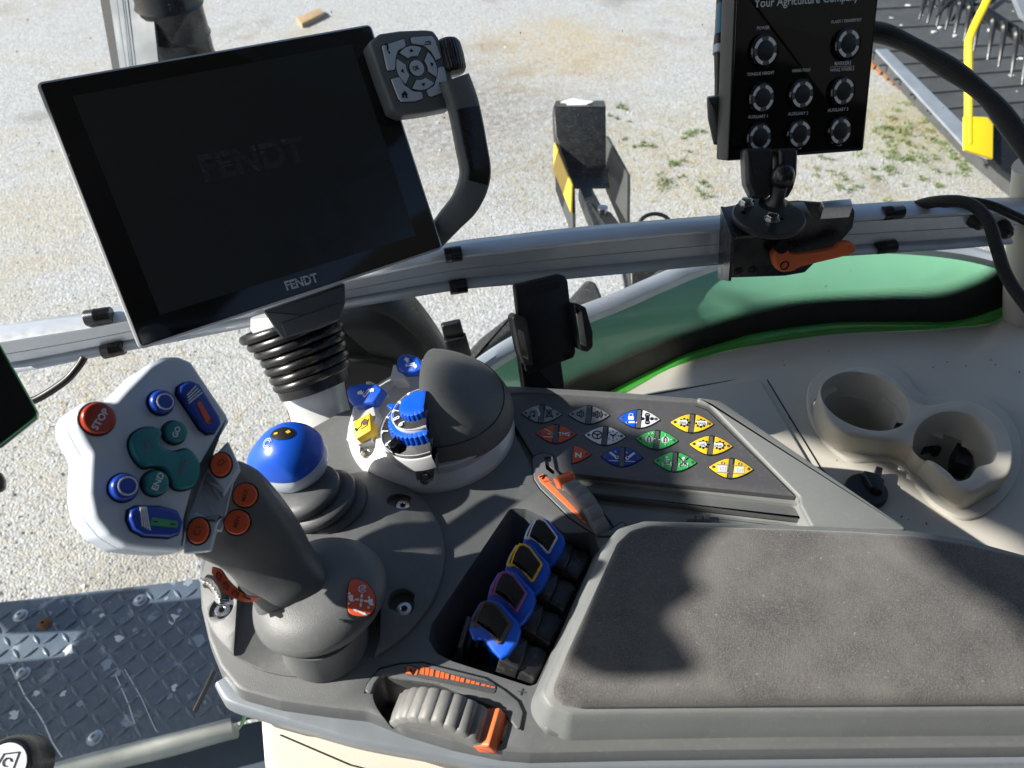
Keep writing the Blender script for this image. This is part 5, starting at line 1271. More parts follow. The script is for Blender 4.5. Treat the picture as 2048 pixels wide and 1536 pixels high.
# round orange badge with symbols
FBd = Fr(Z(722, 1200, .0465), V((.20, -.06, 1)))
bp = [(700, 1164), (716, 1160), (735, 1170), (748, 1190), (750, 1212), (740, 1230), (722, 1234), (700, 1228), (695, 1212), (696, 1188)]
w_b = .0
k = B(); k.prism(FBd, offset(ccw(c2(FBd.tr(bp), 3)), -.0006), -.003, .0006, 'ink_black'); k.prism(FBd, c2(FBd.tr(bp), 3), -.003, .0012, 'orange_red', .0003)
fb = lambda pts: FBd.tr(pts, .0014)
k.line(FBd, circ(*FBd.l(725, 1178, .0014), .0022, 14, a0=.6, a1=5.8), .0006, .0015, 'ink_white'); k.line(FBd, circ(*FBd.l(726, 1178, .0014), .0009, 8), .0006, .0015, 'ink_white', True)
for (x, y) in ((703, 1197), (742, 1205)):
    k.slab(FBd, c2(fb([(x - 6, y - 5), (x - 1, y - 7), (x + 4, y - 5), (x + 3, y + 1), (x + 6, y + 5), (x, y + 6), (x - 4, y + 3)]), 2), .0015, 'ink_white', .0002)
    for dx, dy in ((-4, -10), (-5, 10)): k.slab(FBd, circ(*FBd.l(x + dx, y + dy, .0014), .0007, 7), .0015, 'ink_white', .0002)
for (a, b) in (((717, 1200), (711, 1199)), ((729, 1202), (735, 1203)), ((723, 1195), (724, 1189)), ((722, 1206), (721, 1213)), ((720, 1224), (708, 1219)), ((722, 1225), (733, 1230))):
    dx, dy = b[0] - a[0], b[1] - a[1]; l_ = math.hypot(dx, dy); nx, ny = -dy / l_ * 3, dx / l_ * 3; m_ = ((a[0] + b[0]) / 2, (a[1] + b[1]) / 2)
    k.line(FBd, fb([a, b]), .0009, .0015, 'ink_white'); k.slab(FBd, fb([(m_[0] + nx, m_[1] + ny), b, (m_[0] - nx, m_[1] - ny)]), .0016, 'ink_white', .0002)
k.slab(FBd, circ(*FBd.l(723, 1201, .0014), .0009, 9), .0015, 'ink_white', .0002); k.obj('orange_badge', js)

# ================================================================== BLUE KNOB LEVER
kn = thing('knob_lever', 'blue and white ball knob lever on stacked rubber bellows beside the joystick', 'lever', Z(660, 1010, .015))
kc = Z(583, 916, .048); rk = .0252
k = B(); NS, NR, I0 = 56, 30, 13
axk = V((-.14, .0, 1)).normalized(); fk = Fr(kc, axk, CR)
nose = (CR * -1.0 - CU * .12 + CF * .05).normalized(); dent = (CR * -.28 - CU * .62 - CF * .75).normalized(); rs = []
for i in range(NR + 1):
    rr_ = []
    for j in range(NS):
        t = 2 * math.pi * j / NS; fb_ = 1.62 - .10 * math.cos(t - 3.6)
        ph = fb_ * i / I0 if i <= I0 else fb_ + (math.pi - fb_) * (i - I0) / (NR - I0)
        d_ = (fk.x * math.cos(t) + fk.y * math.sin(t)) * math.sin(ph) - fk.n * math.cos(ph)
        b_ = max(0, d_.dot(nose)); r2 = rk * (1.0 + .24 * b_ ** 11) * (1 - .10 * max(0, -d_.dot(axk)) ** 2)
        r2 *= 1 - .10 * max(0, (max(0, d_.dot(dent)) - .82) / .18)
        if i == I0: r2 *= .985
        rr_.append(kc + d_ * r2)
    rs.append(rr_)
k.rings(rs[:I0 + 1], 'white_plastic'); k.rings(rs[I0:], 'blue'); kbm = k.obj('ball', kn, angle=80)
def onball(x, y, off=0):
    r_ = ray(x, y).normalized(); oc = CC - kc; b_ = oc.dot(r_); c_ = oc.dot(oc) - (rk + off) ** 2; dd = b_ * b_ - c_
    return CC + r_ * (-b_ - math.sqrt(max(dd, 0)))
pt = onball(564, 865, .0006); fd = Fr(pt, (pt - kc)); k = B()
k.rings([[kc + (fd.p(.0088 * f * math.cos(a), .0062 * f * math.sin(a)) - kc).normalized() * (rk + h) for a in [2 * math.pi * i / 28 for i in range(28)]] for f, h in ((1.0, -.0003), (1, .0004), (.6, .0006), (.02, .0006))], 'ink_black', cap1=True)
for u, v, w_, h_ in ((-.0042, -.0006, .0026, .0015), (.0040, .0006, .0032, .0012), (.0040, .0006, .0012, .003)):
    k.rings([[kc + (fd.p(u + a * w_ / 2, v + b * h_ / 2) - kc).normalized() * (rk + q) for a, b in ((-1, -1), (1, -1), (1, 1), (-1, 1))] for q in (.0004, .0010)], 'yellow', cap1=True)
k.obj('arrow_disc', kn)
pt = onball(534, 886, .0004); fd = Fr(pt, (pt - kc)); k = B()
for r_ in (.0033, .0020): k.tube([kc + (fd.p(r_ * math.cos(a), r_ * 1.1 * math.sin(a)) - kc).normalized() * (rk * 1.012) for a in [5.6 * i / 14 for i in range(15)]], .00028, 'ink_white', 6)
k.obj('ring_print', kn)
def lens3(c_, ax, r_, ry, h, m, par, nm, prof=None):
    f = Fr(c_, ax); k = B(); pr = prof or [(0, -h), (r_ * .7, -h * .95), (r_ * .97, -h * .45), (r_, 0), (r_ * .975, h * .35), (r_ * .75, h * .75), (r_ * .3, h * 1.0), (0, h)]
    rs = [[f.p(q * math.cos(t), q * math.sin(t) * ry, w_) for t in [2 * math.pi * i / 48 for i in range(48)]] for q, w_ in pr[1:-1]]
    k.rings(rs, m, cap0=True, cap1=True); k.obj(nm, par, angle=70)
axb = V((-.30, .12, 1)).normalized()
lens3(Z(612, 984, .030), axb, .0250, 1.0, .0075, 'console_dark', kn, 'bellow')
lens3(Z(636, 1000, .022), axb, .0285, 1.0, .0070, 'console_dark', kn, 'bellow')
lens3(Z(656, 1012, .014), axb, .0300, 1.0, .0065, 'console_dark', kn, 'bellow')
k = B(); k.lathe(Z(668, 1030, .006), V((-.2, .1, 1)), [(.027, .006), (.031, .003), (.036, -.003), (.044, -.010), (.05, -.02)], 'console_grey', 64, cap1=False); k.obj('bellow_mount', kn)

# ================================================================== LINKAGE DIAL UNIT
BC = V((-.0645, .4300, 0)); RB = .0668
du_ = thing('linkage_dial_unit', 'silver domed dial unit with blue thumb dials, numbered black rings and a grey hood', 'dial unit', BC)
k = B(); pr = [(RB, -.002), (RB, .003), (RB - .0012, .0055), (.0600, .0125), (.0530, .0180), (.0480, .0200), (.0460, .0202), (.0450, .015), (0, .015)]
lean = lambda h: V((-.10 * h, .10 * h, 0))
k.lathe(BC, (0, 0, 1), pr, 'silver_plastic', 96, cap0=True)
for v in k.bm.verts: v.co += lean(v.co.z)
dome = k.obj('silver_base', du_, angle=50)
hc = []
for x, y in ((735, 900), (850, 946)):
    q = Z(x, y, .013); h_ = B(); h_.rings([[V((q.x + .0068 * math.cos(t), q.y + (.0068 if math.sin(t) < 0 else .016) * math.sin(t), z_)) for t in [2 * math.pi * i / 28 for i in range(28)]] for z_ in (.0085, .05)], 'silver_plastic', cap0=True, cap1=True); hc.append(h_)
carve(dome, hc, .0007)
torx(734, 906, .0095, .0048, du_); torx(850, 955, .0095, .0048, du_)
# dial stack axis tipped towards the upper left of the picture
DA = V((-.30, .03, .95)).normalized(); DO = D(848, 836, .571)
fdD = Fr(DO, DA, CR)
WALLP = V((BC.x + .0118, BC.y, .019)); WALLN = V((.05, 0, .0155)).normalized()
def clipw(k):
    g_ = list(k.bm.verts) + list(k.bm.edges) + list(k.bm.faces)
    bmesh.ops.bisect_plane(k.bm, geom=g_, plane_co=WALLP + WALLN * .002, plane_no=WALLN, clear_outer=True)
def ring_(prof, m, nm, n=72, wob=None, par=du_):
    k = B(); k.lathe(DO, DA, prof, m, n, xh=CR, wob=wob, cap0=True, cap1=True); clipw(k); return k.obj(nm, par, angle=40)
ring_([(.0378, -.016), (.0372, -.006), (.0366, -.0052), (.030, -.0048)], 'silver_plastic', 'dial_collar')
s1 = ring_([(.0358, -.012), (.0355, -.0036), (.0268, -.0006), (.0266, -.006)], 'black_plastic', 'outer_scale_ring')
tooth = lambda n, d_: (lambda a, r_, h: 1 + d_ * (abs(math.sin(a * n / 2)) ** .7))
ring_([(.0258, -.006), (.0262, .000), (.0250, .0062), (.0228, .0070), (.019, .0070)], 'blue', 'outer_thumb_dial', 240, tooth(40, .05))
ring_([(.0216, .004), (.0214, .0086), (.0208, .0094), (.0190, .0096)], 'silver_plastic', 'inner_collar')
s2 = ring_([(.0204, .004), (.0202, .0098), (.0140, .0114), (.0138, .007)], 'black_plastic', 'inner_scale_ring')
ring_([(.0130, .004), (.0136, .011), (.0126, .0160), (.010, .0170), (.006, .0170)], 'blue', 'inner_thumb_dial', 160, tooth(24, .07))
def scale(par, nums, r_, a0, da, w_, sz, rt):
    k = B()
    for i, s in enumerate(nums):
        a = a0 + da * i; f = Fr(fdD.p(r_ * math.cos(a), r_ * math.sin(a), w_), DA, fdD.x * math.sin(a) - fdD.y * math.cos(a))
        k.text(s, f, (-sz / 2, -sz * .6), (sz / 2, -sz * .6), 'ink_white', .0003, 1.0, .01)
        b_ = a + da * .5
        k.line(fdD, [(rt * math.cos(b_ - da * .5), rt * math.sin(b_ - da * .5)), ((rt + .0028) * math.cos(b_ - da * .5), (rt + .0028) * math.sin(b_ - da * .5))], .0004, w_ - .0002, 'ink_white')
    k.line(fdD, circ(0, 0, rt + .0028, 60, a0=1.2, a1=5.0), .0003, w_ - .0008, 'ink_white'); clipw(k); k.obj('scale_print', par)
scale(s1, ['5', '6', '7', '8'], .0312, R(132), R(27), -.0012, .0036, .0325)
scale(s2, ['5', '6', '7', '8', '9'], .0174, R(118), R(28), .0114, .0034, .0186)
k = B(); a = R(232); q = fdD.p(.031 * math.cos(a), .031 * math.sin(a), .0)
fq = Fr(q, DA, fdD.x * math.cos(a) + fdD.y * math.sin(a)); k.prism(fq, fillet([(-.006, -.004), (.003, -.0045), (.005, 0), (.003, .004), (-.004, .0035)], .001), -.004, .005, 'gloss_black', .001); k.obj('stop_peg', du_)
k = B(); 
for a in (R(150),):
    q = fdD.p(.0285 * math.cos(a), .0285 * math.sin(a), .006); fq = Fr(q, DA, fdD.x * math.cos(a) + fdD.y * math.sin(a)); k.prism(fq, [(-.002, -.003), (.0052, -.001), (.0052, .0005), (-.002, .003)], -.003, .001, 'blue', .0005)
k.obj('dial_pointer', du_)
# grey hood over the right half
k = B(); hood = []
NL = 24; rows = []
for i in range(NL + 1):
    f = min(.9995, math.sin(i / NL * math.pi / 2)); z_ = .0170 + .0440 * f
    sh_ = (1 - f ** 2.3); xw = BC.x + .0115 - .0165 * f ** 1.3; wx = .0548 * sh_ ** .55; ry = .0560 * sh_ ** .5; cy = BC.y + .002 - .001 * f
    e_ = min(.006, ry * .4)
    row = [V((xw + wx * (1 - abs(math.sin(t)) ** 2.2) ** .55 , cy + ry * math.sin(t), z_)) for t in [-math.pi / 2 + math.pi * j / 44 for j in range(45)]]
    rows.append(row)
vv = k.rings(rows, 'console_grey', closed=False)
for i in range(NL):
    a, b, c_, d_ = vv[i][0], vv[i][-1], vv[i + 1][-1], vv[i + 1][0]
    prevs = [a]; 
    k.bm.faces.new((a, b, c_, d_)).material_index = 0
k.bm.faces.new(vv[-1]); hood_o = k.obj('grey_hood', du_, angle=50)
k = B(); k.tube([p + (p - V((BC.x, BC.y, p.z))).normalized() * .0003 for p in rows[6]], .0004, 'ink_black', 6, smooth=0); k.obj('hood_seam', du_)
k = B(); k.lathe(BC + V((.0, 0, 0)), (0, 0, 1), [(.0592, .012), (.0600, .0195), (.0588, .0205), (.056, .0205)], 'silver_plastic', 60, a0=R(-80), a1=R(75)); k.obj('rim_wall', du_)
# raised silver wings and blue switches
def sw(px, label_, flip=False):
    (x0, y0), pts, d_ = px; f = Fr(D(x0, y0, d_), (V((-.25, -.42, .87))))
    k = B(); k.prism(f, fillet(f.tr(pts), .003), -.010, 0, 'blue', .0018, seg=3)
    c_ = V(f.l(x0, y0)); u_ = V(f.l(x0 + 10, y0 - (2 if not flip else -8))) - c_; u_.normalize(); n_ = V((-u_.y, u_.x)); g_ = lambda a, b: tuple(c_ + u_ * a * .001 + n_ * b * .001)
    k.line(f, [g_(-1.5, -2.5), g_(3, 2)], .0022, .0004, 'ink_white'); k.line(f, [g_(-.8, -1.8), g_(2.2, 1.2)], .0008, .0008, 'blue')
    k.slab(f, [g_(-7, 2), g_(-3.5, 3), g_(-3, 1), g_(-1.5, 2), g_(-2.5, -.8), g_(-5, -.4), g_(-4.4, .6), g_(-6.5, -.6)], .0004, 'ink_white', .0002)
    k.slab(f, [g_(3.5, 1), g_(4.5, 3), g_(7, 2), g_(6.6, -.4), g_(5, .4), g_(4, -.5)], .0004, 'ink_white', .0002)
    k.obj('blue_switch', du_, angle=50, label=label_)
sw(((732, 786), [(692, 782), (698, 770), (722, 767), (752, 768), (766, 778), (748, 806), (706, 812), (696, 800)], .600), 'left blue rocker switch with raise and lower symbols')
sw(((820, 728), [(793, 722), (799, 710), (818, 708), (836, 714), (848, 736), (830, 744), (806, 746), (795, 738)], .615), 'rear blue rocker switch with raise and lower symbols', True)
def wing(pts, d_, nm='silver_wing', n=(-.2, -.35, .9)):
    f = Fr(D(*pts[0], d_), V(n)); k = B(); k.prism(f, fillet(f.tr(pts), .0015), -.016, 0, 'silver_plastic', .0012); k.obj(nm, du_)
wing([(692, 880), (697, 850), (706, 812), (746, 806), (753, 812), (748, 845), (744, 826), (738, 823), (712, 842), (705, 862), (708, 890)], .602)
wing([(731, 762), (738, 761), (766, 775), (768, 782), (748, 776), (731, 768)], .612)
wing([(779, 760), (786, 728), (793, 730), (797, 742), (808, 748), (808, 758)], .614)
wing([(843, 718), (848, 718), (858, 740), (852, 744), (845, 730)], .614)
wing([(694, 870), (708, 830), (748, 812), (752, 830), (744, 880), (716, 890)], .592)
# yellow switch
fy = Fr(D(724, 852, .588), V((-.35, -.2, .9))); k = B(); k.prism(fy, fillet(fy.tr([(708, 845), (741, 826), (744, 862), (714, 880), (709, 872)]), .0012), -.010, .0012, 'yellow', .001)
fl2 = lambda pts: fy.tr(pts, .0014)
k.line(fy, fl2([(712, 862), (722, 852), (724, 842)]), .0006, .0014, 'ink_black'); k.line(fy, fl2([(722, 858), (734, 851), (737, 838)]), .0005, .0014, 'ink_black')
k.slab(fy, fl2([(723, 844), (729, 837), (736, 840), (734, 848), (727, 851)]), .0015, 'brown', .0001); k.slab(fy, fl2([(711, 855), (716, 858), (714, 863), (709, 860)]), .0015, 'ink_black', .0001)
k.obj('yellow_switch', du_)

# ================================================================== TERMINAL ON RIBBED NECK
tm = thing('touch_terminal', 'large black touch screen terminal with a button handle, on a ribbed black neck', 'terminal', Z(640, 860, 0))
NDp = V((.471, -.645, .602)).normalized(); FD = Fr(D(75, 165, .50), NDp, V((.822, .5685, -.0348)))
corn = [(73, 165), (742, 48), (886, 496), (280, 698)]
k = B(); o_ = fillet(FD.tr(corn), .004, 5); P_ = ccw(o_)
k.rings([[FD.p(u, v, w_) for u, v in q] for q, w_ in ((offset(P_, .022), -.024), (offset(P_, .012), -.0225), (offset(P_, .003), -.015), (offset(P_, .0003), -.006), (offset(P_, -.0006), -.003), (offset(P_, -.0004), -.0016), (offset(P_, .001), -.0008))], 'silver_plastic', cap0=True, cap1=True)
k.obj('rear_shell', tm, angle=50)
k = B(); k.prism(FD, offset(P_, .0012), -.002, .0006, 'gloss_black', .0007); k.obj('front_glass', tm)
k = B(); scp = FD.tr([(145, 193), (703, 89), (831, 471), (320, 630)]); k.slab(FD, scp, .0008, 'screen_glass', .0001)
k.obj('screen', tm)
def fendt(fr, A, Bp, m, w_, hs, cut, par, nm):
    k = B(); k.text('FENDT', fr, A, Bp, m, w_, hs, .035, 0)
    a, b = V(A), V(Bp); d = (b - a).normalized(); n_ = V((-d.y, d.x)); L_ = (b - a).length; H_ = L_ / 3.4 * hs
    for f in (.36, .56): k.slab(fr, [tuple(a - d * L_ * .02 + n_ * H_ * (f - .03)), tuple(b + d * L_ * .02 + n_ * H_ * (f + .07 - .03)), tuple(b + d * L_ * .02 + n_ * H_ * (f + .10 - .03)), tuple(a - d * L_ * .02 + n_ * H_ * (f))], w_ + .0002, cut, .00005)
    k.obj(nm, par)
fendt(FD, FD.l(573, 581), FD.l(637, 563), 'logo_print', .0011, 1.15, 'gloss_black', tm, 'maker_logo')
fendt(FD, FD.l(410, 362), FD.l(616, 320), 'logo_dim', .0010, 1.0, 'screen_glass', tm, 'dim_logo')
k = B(); k.slab(FD, circ(*FD.l(137, 311), .0009, 12), .0009, 'ring_grey', .0001); k.obj('light_sensor', tm)
# button block
FKb = Fr(D(830, 145, .604), NDp, V((.822, .5685, -.0348)))
kt = lambda pts, w_=0: FKb.tr(pts, w_)
ob = [(738, 84), (760, 66), (800, 60), (850, 58), (868, 60), (878, 74), (905, 150), (916, 200), (905, 214), (850, 224), (808, 229), (786, 220), (760, 150)]
P_ = ccw(fillet(kt(ob), .004)); k = B(); k.prism(FKb, P_, -.020, 0, 'console_grey', .003, .004, seg=4); k.obj('button_block', tm, angle=50)
cx_, cy_ = kt([(833, 137)])[0]; sc_ = lambda r_: r_
def kbtn(pts, nm='pad_button', ex=None):
    k = B(); P = ccw(pts); k.prism(FKb, offset(P, -.0007), -.001, .0003, 'ink_black'); k.prism(FKb, P, -.001, .0018, 'key_silver', .0006)
    if ex: ex(k)
    k.obj(nm, tm)
tk = lambda s, a, b, hs=1: (lambda k: k.text(s, FKb, FKb.l(*a, .002), FKb.l(*b, .002), 'ink_black', .0020, hs, .03))
ux, uy = V(FKb.l(860, 131)) - V((cx_, cy_)), V(FKb.l(841, 166)) - V((cx_, cy_))
rr0 = ux.length / 27.5
kbtn(circ(cx_, cy_, 13.5 * rr0, 28), ex=tk('OK', (827, 142), (840, 138), 1.2))
def arcseg(ac, r0, r1, half_, fl_=0):
    o = [(cx_ + r1 * math.cos(ac + t), cy_ + r1 * math.sin(ac + t)) for t in [half_ * (i / 5 - 1) for i in range(11)]]
    i_ = [(cx_ + r0 * math.cos(ac + t), cy_ + r0 * math.sin(ac + t)) for t in [half_ * .72 * (1 - i / 4) for i in range(9)]]
    return o + i_
for q in range(4):
    ac = R(91) + q * math.pi / 2
    def tri(k, ac=ac):
        c_ = V((cx_ + 30 * rr0 * math.cos(ac), cy_ + 30 * rr0 * math.sin(ac))); d = V((math.cos(ac), math.sin(ac))); n_ = V((-d.y, d.x))
        k.slab(FKb, [tuple(c_ + d * 3.4 * rr0), tuple(c_ - d * 2.4 * rr0 + n_ * 4.4 * rr0), tuple(c_ - d * 2.4 * rr0 - n_ * 4.4 * rr0)], .0021, 'ink_black', .0001)
    kbtn(arcseg(ac, 21 * rr0, 38 * rr0, R(35)), ex=tri)
cor = [[(763, 93), (807, 79), (810, 94), (795, 102), (790, 116), (789, 140), (774, 142)], [(820, 76), (862, 73), (868, 80), (881, 117), (871, 121), (862, 104), (848, 92), (823, 88)],
       [(781, 159), (797, 155), (808, 172), (825, 184), (842, 185), (845, 198), (830, 203), (802, 204), (796, 198)], [(857, 192), (852, 182), (868, 172), (874, 152), (875, 136), (887, 134), (896, 178), (890, 184), (862, 194)]]
def i_home(k): k.slab(FKb, kt([(802, 190), (809, 181), (816, 189), (814, 190), (815, 196), (811, 196), (811, 191), (808, 191), (808, 196), (805, 196), (804, 190)], .002), .0021, 'ink_black', .0001)
def i_back(k): k.line(FKb, kt([(851, 84), (860, 83), (861, 88), (850, 89)], .002), .0007, .0021, 'ink_black'); 
def i_grid(k):
    for x, y in ((880, 167), (886, 166), (882, 173), (888, 172)): k.slab(FKb, kt([(x - 2.2, y - 2), (x + 2.2, y - 2.6), (x + 2.8, y + 2), (x - 1.8, y + 2.6)], .002), .0021, 'ink_black', .0001)
for p, ex in zip(cor, (tk('?', (776, 107), (783, 105), 1.0), i_back, i_home, i_grid)): kbtn(fillet(kt(p), .0012), ex=ex)
# knurled roller
ra, rb_ = D(893, 84, .624), D(908, 146, .624); axr = (rb_ - ra); Lr = axr.length
k = B(); k.lathe(ra, axr.normalized(), [(.006, -.001), (.0088, 0), (.0105, .003), (.011, Lr * .5), (.0105, Lr - .003), (.0088, Lr), (.006, Lr + .001)], 'black_rubber', 160, cap0=True, cap1=True, wob=lambda a, r_, h: 1 + .045 * abs(math.sin(a * 13))); k.obj('roller', tm, angle=50)
# curved handle
hp_ = [(908, 158), (926, 210), (942, 290), (950, 350), (932, 402), (900, 440), (868, 478)]
k = B(); P = crom([D(x, y, .612 + .006 * i) for i, (x, y) in enumerate(hp_)], 8, False); rs = []
for i, p in enumerate(P):
    t = (P[min(i + 1, len(P) - 1)] - P[max(0, i - 1)]).normalized(); n_ = (NDp - t * NDp.dot(t)).normalized(); s_ = t.cross(n_); f = i / (len(P) - 1)
    wv = .0130 - .004 * f + .002 * math.sin(f * math.pi); th_ = .008
    rs.append([p + s_ * (wv * math.copysign(abs(math.cos(a)) ** .55, math.cos(a))) + n_ * (th_ * math.copysign(abs(math.sin(a)) ** .7, math.sin(a))) for a in [2 * math.pi * q / 20 for q in range(20)]])
k.rings(rs, 'console_grey', cap0=True, cap1=True); k.obj('handle', tm, angle=60)
k = B(); rs2 = []
for r_, i in zip(rs[9:27], range(18)):
    c_ = sum(r_, V((0, 0, 0))) / len(r_); rs2.append([c_ + (p - c_) * 1.02 + NDp * .0003 + CR * .002 for p in (r_[-4:] + r_[:7])])
k.rings(rs2, 'black_rubber', closed=False); k.obj('handle_grip', tm, angle=60)
# hinge block under the screen
FHb = Fr(D(610, 620, .592), (V((.30, -.80, .50))), V((.822, .5685, -.0348)))
k = B(); k.prism(FHb, fillet(FHb.tr([(526, 622), (690, 566), (691, 605), (680, 640), (640, 658), (566, 678), (560, 672)]), .0015), -.03, 0, 'console_dark', .002); k.obj('hinge_block', tm)
k = B(); k.prism(FHb, fillet(FHb.tr([(562, 646), (684, 604), (680, 638), (572, 674)]), .001), -.001, .0008, 'console_dark', .0006); k.obj('hinge_cover', tm)
axn = (D(598, 655, .632) - D(622, 760, .642)).normalized()
k = B(); k.lathe(D(584, 646, .635), axn, [(.0315, -.004), (.0330, .002), (.031, .010)], 'silver_plastic', 48, cap0=True, cap1=True); k.obj('neck_collar', tm)
k = B(); cen_ = [((572, 648), .0385, .64), ((583, 664), .0365, .64), ((592, 680), .0345, .64), ((600, 698), .0325, .64), ((606, 716), .0315, .64), ((613, 734), .0305, .64), ((618, 750), .0295, .64)]
axq = axn
for (x, y), r_, d_ in cen_:
    f = Fr(D(x + 6, y, d_), (axq + V((-.18, 0, 0)))); k.rings([[f.p((r_ + q * math.cos(t2)) * math.cos(t), (r_ + q * math.cos(t2)) * math.sin(t), q * math.sin(t2)) for t in [2 * math.pi * i / 56 for i in range(56)]] for q, t2 in [(.0040, 2 * math.pi * j / 12) for j in range(13)]], 'black_rubber')
k.rings([[Fr(D(x + 6, y, d_), (axq + V((-.18, 0, 0)))).p((r_ - .001) * math.cos(t), (r_ - .001) * math.sin(t), 0) for t in [2 * math.pi * i / 56 for i in range(56)]] for (x, y), r_, d_ in cen_], 'black_rubber')
x, y = cen_[-1][0]; f = Fr(D(x + 6, y + 6, .64), (axq + V((-.15, 0, 0)))); k.rings([[f.p(r_ * math.cos(t), r_ * math.sin(t), h) for t in [2 * math.pi * i / 56 for i in range(56)]] for r_, h in ((.030, .004), (.0305, 0), (.030, -.009), (.027, -.009))], 'black_rubber')
k.obj('neck_bellows', tm, angle=60)
k = B(); cs_ = []
for (xl, yl), (xr, yr), th_, dd in (((548, 766), (672, 756), .023, .645), ((556, 800), (676, 790), .024, .645), ((568, 830), (684, 822), .025, .645), ((580, 880), (694, 860), .025, .64)):
    cs_.append(sect((xl, yl), (xr, yr), dd, dd, th_, 32, 3.2))
k.rings(smooth_rows(cs_, 4), 'silver_plastic', cap0=True, cap1=True); k.obj('neck_column', tm, angle=60)

# ================================================================== PHONE HOLDER
ph = thing('phone_holder', 'empty black phone holder with side clamps on a dark stem, centre of the picture', 'phone holder', Z(1088, 780, -.01))
FPh = Fr(D(1090, 650, .665), V((.22, -.80, .50)))
pt_ = lambda pts, w_=0: FPh.tr(pts, w_)
k = B(); k.prism(FPh, fillet(pt_([(1028, 570), (1118, 548), (1130, 552), (1136, 562), (1152, 705), (1148, 716), (1060, 748), (1052, 742), (1036, 640)]), .003), -.007, 0, 'black_plastic', .0018); k.obj('cradle_plate', ph)
k = B(); k.prism(FPh, fillet(pt_([(1047, 580), (1118, 563), (1120, 572), (1116, 577), (1054, 594), (1049, 590)]), .002), -.001, .0004, 'foam'); k.obj('foam_strip', ph)
for x, y in ((1074, 726), (1134, 711)): k = B(); k.slab(FPh, circ(*FPh.l(x, y), .0035, 20), .0003, 'foam'); k.obj('rubber_dot', ph)
def frame(pts, inner, w0, w1, nm, bev=.0015):
    o = B(); o.prism(FPh, fillet(pt_(pts), .003), w0, w1, 'black_plastic', bev); q = o.obj(nm, ph)
    c_ = B(); c_.prism(FPh, fillet(pt_(inner), .002), w0 - .01, w1 + .02, 'black_plastic'); carve(q, [c_]); return q
frame([(1016, 632), (1024, 624), (1044, 634), (1051, 660), (1056, 712), (1056, 728), (1038, 722), (1030, 700)], [(1026, 652), (1038, 660), (1048, 714), (1036, 710)], -.002, .016, 'side_clamp')
frame([(1137, 600), (1162, 612), (1176, 660), (1176, 690), (1166, 700), (1150, 696)], [(1140, 608), (1153, 618), (1164, 690), (1151, 684)], -.002, .014, 'side_clamp')
k = B(); k.prism(FPh, fillet(pt_([(1140, 606), (1156, 615), (1157, 630), (1142, 618)], .001), .001), -.001, .001, 'key_grey', 0); k.prism(FPh, fillet(pt_([(1150, 682), (1166, 690), (1165, 697), (1152, 696)], .001), .001), -.001, .001, 'key_grey', 0); k.obj('clamp_insert', ph)
k = B(); k.prism(FPh, fillet(pt_([(1036, 700), (1118, 700), (1132, 800), (1050, 800)], -.012), .002), -.022, -.009, 'black_plastic', .002); k.obj('stem', ph)

# ================================================================== PLANTER CONTROL BOX AND ITS MOUNT
cbx = thing('control_box', 'black control box with eight round push buttons above the rail, upper right', 'control box', D(1590, 310, .62))
FC = Fr(D(1590, 160, .650), V((.30, -.875, .38)), V((.955, .31, -.06)))
k = B(); o_ = fillet(FC.tr([(1470, -40), (1760, -40), (1727, 301), (1455, 322)]), .0025); P_ = ccw(o_)
k.prism(FC, P_, -.019, 0, 'black_plastic', .0012, .002); k.obj('enclosure', cbx)
k = B(); k.prism(FC, offset(P_, .0020), -.001, .0008, 'gloss_black', .0006); k.obj('front_panel', cbx)
sideg = B(); f_ = FC.tr([(1470, -40), (1455, 322)]); 
kx = lambda x, y: FC.l(x, y, .0012)
k = B(); k.text('Your Agriculture Company', FC, kx(1508, 15), kx(1717, 0), 'ink_white', .0012, 1.0, .012)
for s, a, b in (('POWER', (1514, 60), (1539, 58)), ('PLANT / TRANSPORT', (1663, 47), (1723, 42)), ('TONGUE HEIGHT', (1494, 152), (1548, 148)), ('WING FOLD', (1584, 145), (1621, 142)), ('MARKERS', (1669, 131), (1702, 129)), ('WING WHEELS', (1660, 144), (1708, 140)), ('AUXILIARY 1', (1496, 237), (1535, 235)), ('AUXILIARY 2', (1576, 231), (1616, 229)), ('AUXILIARY 3', (1655, 224), (1696, 221))):
    k.text(s, FC, kx(*a), kx(*b), 'ink_white', .0012, 1.05, .008)
k.line(FC, [kx(1661, 134), kx(1709, 132)], .0003, .0012, 'ink_white'); k.obj('panel_print', cbx)
u_ = (V(kx(1600, 190)) - V(kx(1590, 190))).length / 10
for x, y, r_ in ((1526, 102, 26), (1692, 88, 26), (1521, 196, 25), (1600, 189, 25), (1682, 183, 25), (1516, 275, 25), (1595, 268, 25), (1676, 262, 25)):
    c_ = kx(x, y); k = B(); o3 = FC.p(*c_, .0008)
    k.lathe(o3, FC.n, [(r_ * u_, 0), (r_ * u_, .0030), (r_ * .93 * u_, .0042), (r_ * .86 * u_, .0044), (r_ * .84 * u_, .0034)], 'gloss_black', 40)
    k.lathe(o3, FC.n, [(r_ * .86 * u_, .0036), (r_ * .60 * u_, .0036)], 'ring_grey', 40)
    k.lathe(o3, FC.n, [(r_ * .60 * u_, .0034), (r_ * .60 * u_, .0040), (r_ * .56 * u_, .0043), (0, .0043)], 'black_plastic', 40)
    for q in range(4):
        a0 = R(28) + q * math.pi / 2; k.lathe(o3, FC.n, [(r_ * .83 * u_, .0037), (r_ * .83 * u_, .0041), (r_ * .62 * u_, .0041), (r_ * .62 * u_, .0037)], 'led', 9, xh=FC.x, a0=a0 - R(5), a1=a0 + R(49))
    k.obj('push_button', cbx)
